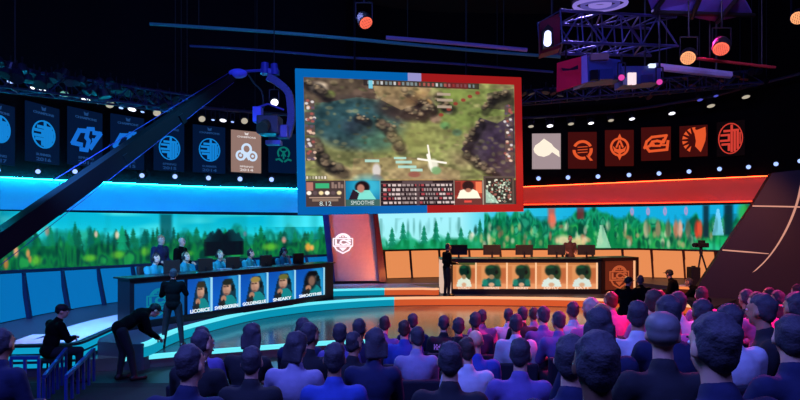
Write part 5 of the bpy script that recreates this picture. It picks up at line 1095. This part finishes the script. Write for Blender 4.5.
# ------------------------------------------------------------------ players, hosts and crew
uL = frL.u; nL = frL.n; offA = V3((*LA, 0))-nL*.98; offB = V3((*LB, 0))-nL*.98
rotL = math.atan2(-nL.x, nL.y)
for k, (q, hr, ps) in enumerate(((158, ('short', 'brown'), 'play'), (187, ('short', 'blond'), 'play'), (222, ('short', 'blond'), 'handup'), (252, ('short', 'brown'), 'play'), (286, ('shag', 'dark'), 'handup'))):
    a = ray_cut((offA.x, offA.y), (offB.x, offB.y), q-6.5); loc = offA+(offB-offA).normalized()*a; loc.z = Z1+.20
    person(ps, loc, rotL+(.35 if k % 2 else .15), 'person in teal jersey and black headset, %s seated behind the blue desk' % ordn[k], hr, 'teal', 'a', .4, 'players at the blue desk', headset=True, scale=1.06)
    r = empty('gaming_chair', loc); r.rotation_euler = (0, 0, rotL); tag(r, 'black high-backed chair of the %s seated player at blue desk' % ordn[k], 'chair', 'player chairs')
    bm = NB(); box(bm, V3((0, .02, .395)), (.5, .48, .08), None, .03); obj('seat', bm, BLACK, r)
    bm = NB(); box(bm, V3((0, -.25, .80)), (.46, .09, .62), Euler((.1, 0, 0)), .04); obj('backrest', bm, BLACK, r)
    bm = NB(); cyl(bm, V3((0, 0, .04)), V3((0, 0, .36)), .03, .03, 8)
    for i in range(5): bar(bm, V3((0, 0, .05)), V3((.26*math.cos(i*1.257), .26*math.sin(i*1.257), .025)), .04, .04)
    obj('base', bm, DARKM, r)
def gp(px, d, z): return V3((X(px, d), d, z))
person('stand', gp(160, 15.7, Z2L), rotL+.2, 'fair-haired person in dark blue jacket standing behind the blue desk', ('short', 'blond'), 'navy', 'a', 1., 'coaches behind the blue desk', scale=1.12)
person('stand', gp(180.5, 16.1, Z2L), rotL+.4, 'person in black shirt standing behind the blue desk, beside one in dark blue', ('bald', ''), 'black', 'a', 1., 'coaches behind the blue desk', scale=1.08)
person('stand', gp(570, 21.75, Z2), math.pi-.1, 'person in brown top standing behind the orange desk below the video wall', ('short', 'blond'), 'brown', 'a', .4, None, scale=.96)
person('stand', gp(447, 18.35, Z1), -1.15, 'person in black suit standing at the white end of the orange desk', ('short', 'dark'), 'black', 'b', 1., None, scale=.98)
person('stand2', gp(173, 11.9, Z0), .25, 'person in black standing before the blue desk crest panel, back turned', ('short', 'dark'), 'black', 'a', 1., None, scale=.95)
person('crewsit', gp(49, 9.85, .0), -.6, 'crew person in black with cap, seated by the cyan-banded stage corner', ('cap', 'cap'), 'black', 'a', 1., 'stage crew', scale=1.03)
person('bent', gp(131, 10.35, .0), -.85, 'crew person in black bending over before the blue desk', ('cap', 'cap'), 'black', 'a', 1., 'stage crew', scale=1.05)
person('crewsit', gp(626, 12.95, Z0), -.5, 'crew person in black with flat hat, sitting before the orange crest panel', ('cap', 'cap'), 'black', 'b', 1., 'stage crew')
person('crewsit', gp(645, 13.2, Z0), .3, 'crew person in dark top sitting just beyond the orange crest panel', ('short', 'dark'), 'black', 'b', 1., 'stage crew')
person('crewsit', gp(677, 15.0, Z0), .9, 'crew person in black with cap leaning forward, left of speaker box', ('cap', 'cap'), 'black', 'b', 1., 'stage crew')
person('crouch', gp(702, 15.6, Z0), .7, 'crew person in black crouching low under the tripod camera', ('short', 'dark'), 'black', 'b', 1., 'stage crew')
def stool(px, d, z, lab):
    r = empty('stool', gp(px, d, z)); tag(r, lab, 'stool', 'crew stools')
    bm = NB(); cyl(bm, V3((0, 0, .46)), V3((0, 0, .50)), .17, .17, 16); obj('seat', bm, BLACK, r)
    for i in range(4): bm = NB(); cyl(bm, V3((.16*math.cos(i*1.571+.78), .16*math.sin(i*1.571+.78), 0)), V3((.1*math.cos(i*1.571+.78), .1*math.sin(i*1.571+.78), .46)), .016, .016, 8); obj('leg', bm, DARKM, r)
stool(49, 9.85, 0., 'black stool under the seated crew person at the cyan stage corner')
stool(626, 12.95, Z0, 'black stool under the crew person with flat hat'); stool(645, 13.2, Z0, 'black stool under the crew person beyond the orange crest panel'); stool(677, 15.0, Z0, 'black stool under the leaning crew person with cap')

# ------------------------------------------------------------------ lights of the hall, plus added floor highlight spots
def spot(loc, aim, col, power, size=60, blend=.6, rad=.25):
    l = bpy.data.lights.new('spot_light', 'SPOT'); l.color = col; l.energy = power; l.spot_size = math.radians(size); l.spot_blend = blend; l.shadow_soft_size = rad
    o = link(bpy.data.objects.new('spot_light', l)); o.location = loc; o.rotation_euler = (V3(aim)-V3(loc)).to_track_quat('-Z', 'Y').to_euler(); return o
def area(loc, aim, col, power, size=2.):
    l = bpy.data.lights.new('area_light', 'AREA'); l.color = col; l.energy = power; l.size = size
    o = link(bpy.data.objects.new('area_light', l)); o.location = loc; o.rotation_euler = (V3(aim)-V3(loc)).to_track_quat('-Z', 'Y').to_euler(); return o
spot((-6.0, 8.6, 5.0), (-6.4, 14.5, .6), (.06, .35, 1.), 3800, 64)
spot((-3, 9.5, 8), (-5.0, 13.5, .6), (.04, .55, 1.), 3000, 50)
spot((-8.0, 8.5, 7), (-7.0, 12.5, .6), (.62, .45, 1.), 1700, 42)
spot((4.5, 13.0, 7.4), (4.5, 17.5, .5), (1., .36, .14), 6000, 66)
spot((1, 12, 8), (0.5, 19, .8), (1., .45, .28), 3500, 45)
spot((9, 12, 8), (10, 18.5, .8), (1., .32, .12), 3000, 45)
spot((-4.6, 18.3, 3.4), (-2.6, 20.2, 2.2), (.35, .25, 1.), 260, 60)
spot((-.3, 19.2, .85), (-1.15, 20.2, 1.5), (1., .30, .06), 200, 80)
spot((1.5, 17.0, 3.2), (-1.2, 20.2, 2.6), (1., .12, .06), 700, 36)
spot((2.5, 9, 7.5), (-5.2, 14.8, 1.9), (1., .85, .72), 1300, 26)
spot((0, 9, 7.5), (5.0, 21.5, 1.9), (1., .80, .65), 900, 22)
area((-3, 1.0, 8.5), (-1.5, 6.5, 1), (.13, .19, 1.), 1050, 3)
area((2.5, 0.0, 8.5), (2.5, 5.5, 1.2), (.14, .16, 1.), 400, 3)
spot((-2, 12.5, 8.5), (-.5, 6, 1.2), (.30, .34, 1.), 2500, 75)
spot((4, 12.5, 8.5), (3.5, 6, 1.2), (.34, .26, 1.), 1500, 65)
spot((9.0, 5.0, 5.5), (4.5, 7.3, 1.6), (1., .02, .28), 4500, 42)
spot((6.8, 12.8, 7.2), (4.2, 7.4, 1.5), (1., .03, .30), 8500, 44)
spot((4.5, 21.6, 6.5), (3.0, 15.0, .25), (1., .38, .12), 13000, 60)  # added backlight, aimed to put orange gloss on the front floor
spot((-4.8, 18, 6.0), (-2.6, 13.5, .25), (.10, .50, 1.), 2500, 55)  # added backlight for blue gloss on the front floor
area((-2, 12, 10.8), (-4, 20, 6), (.12, .35, .9), 60, 3)
spot((0, 7, 5.5), (-2.8, 13, 7.4), (.22, .25, 1.), 130, 40)
spot((4.5, 6, 5), (4.2, 10.5, 6.0), (.40, .25, 1.), 260, 46)
spot((5.5, 8, 8.2), (6.4, 11.6, 7.2), (.45, .32, 1.), 700, 50)
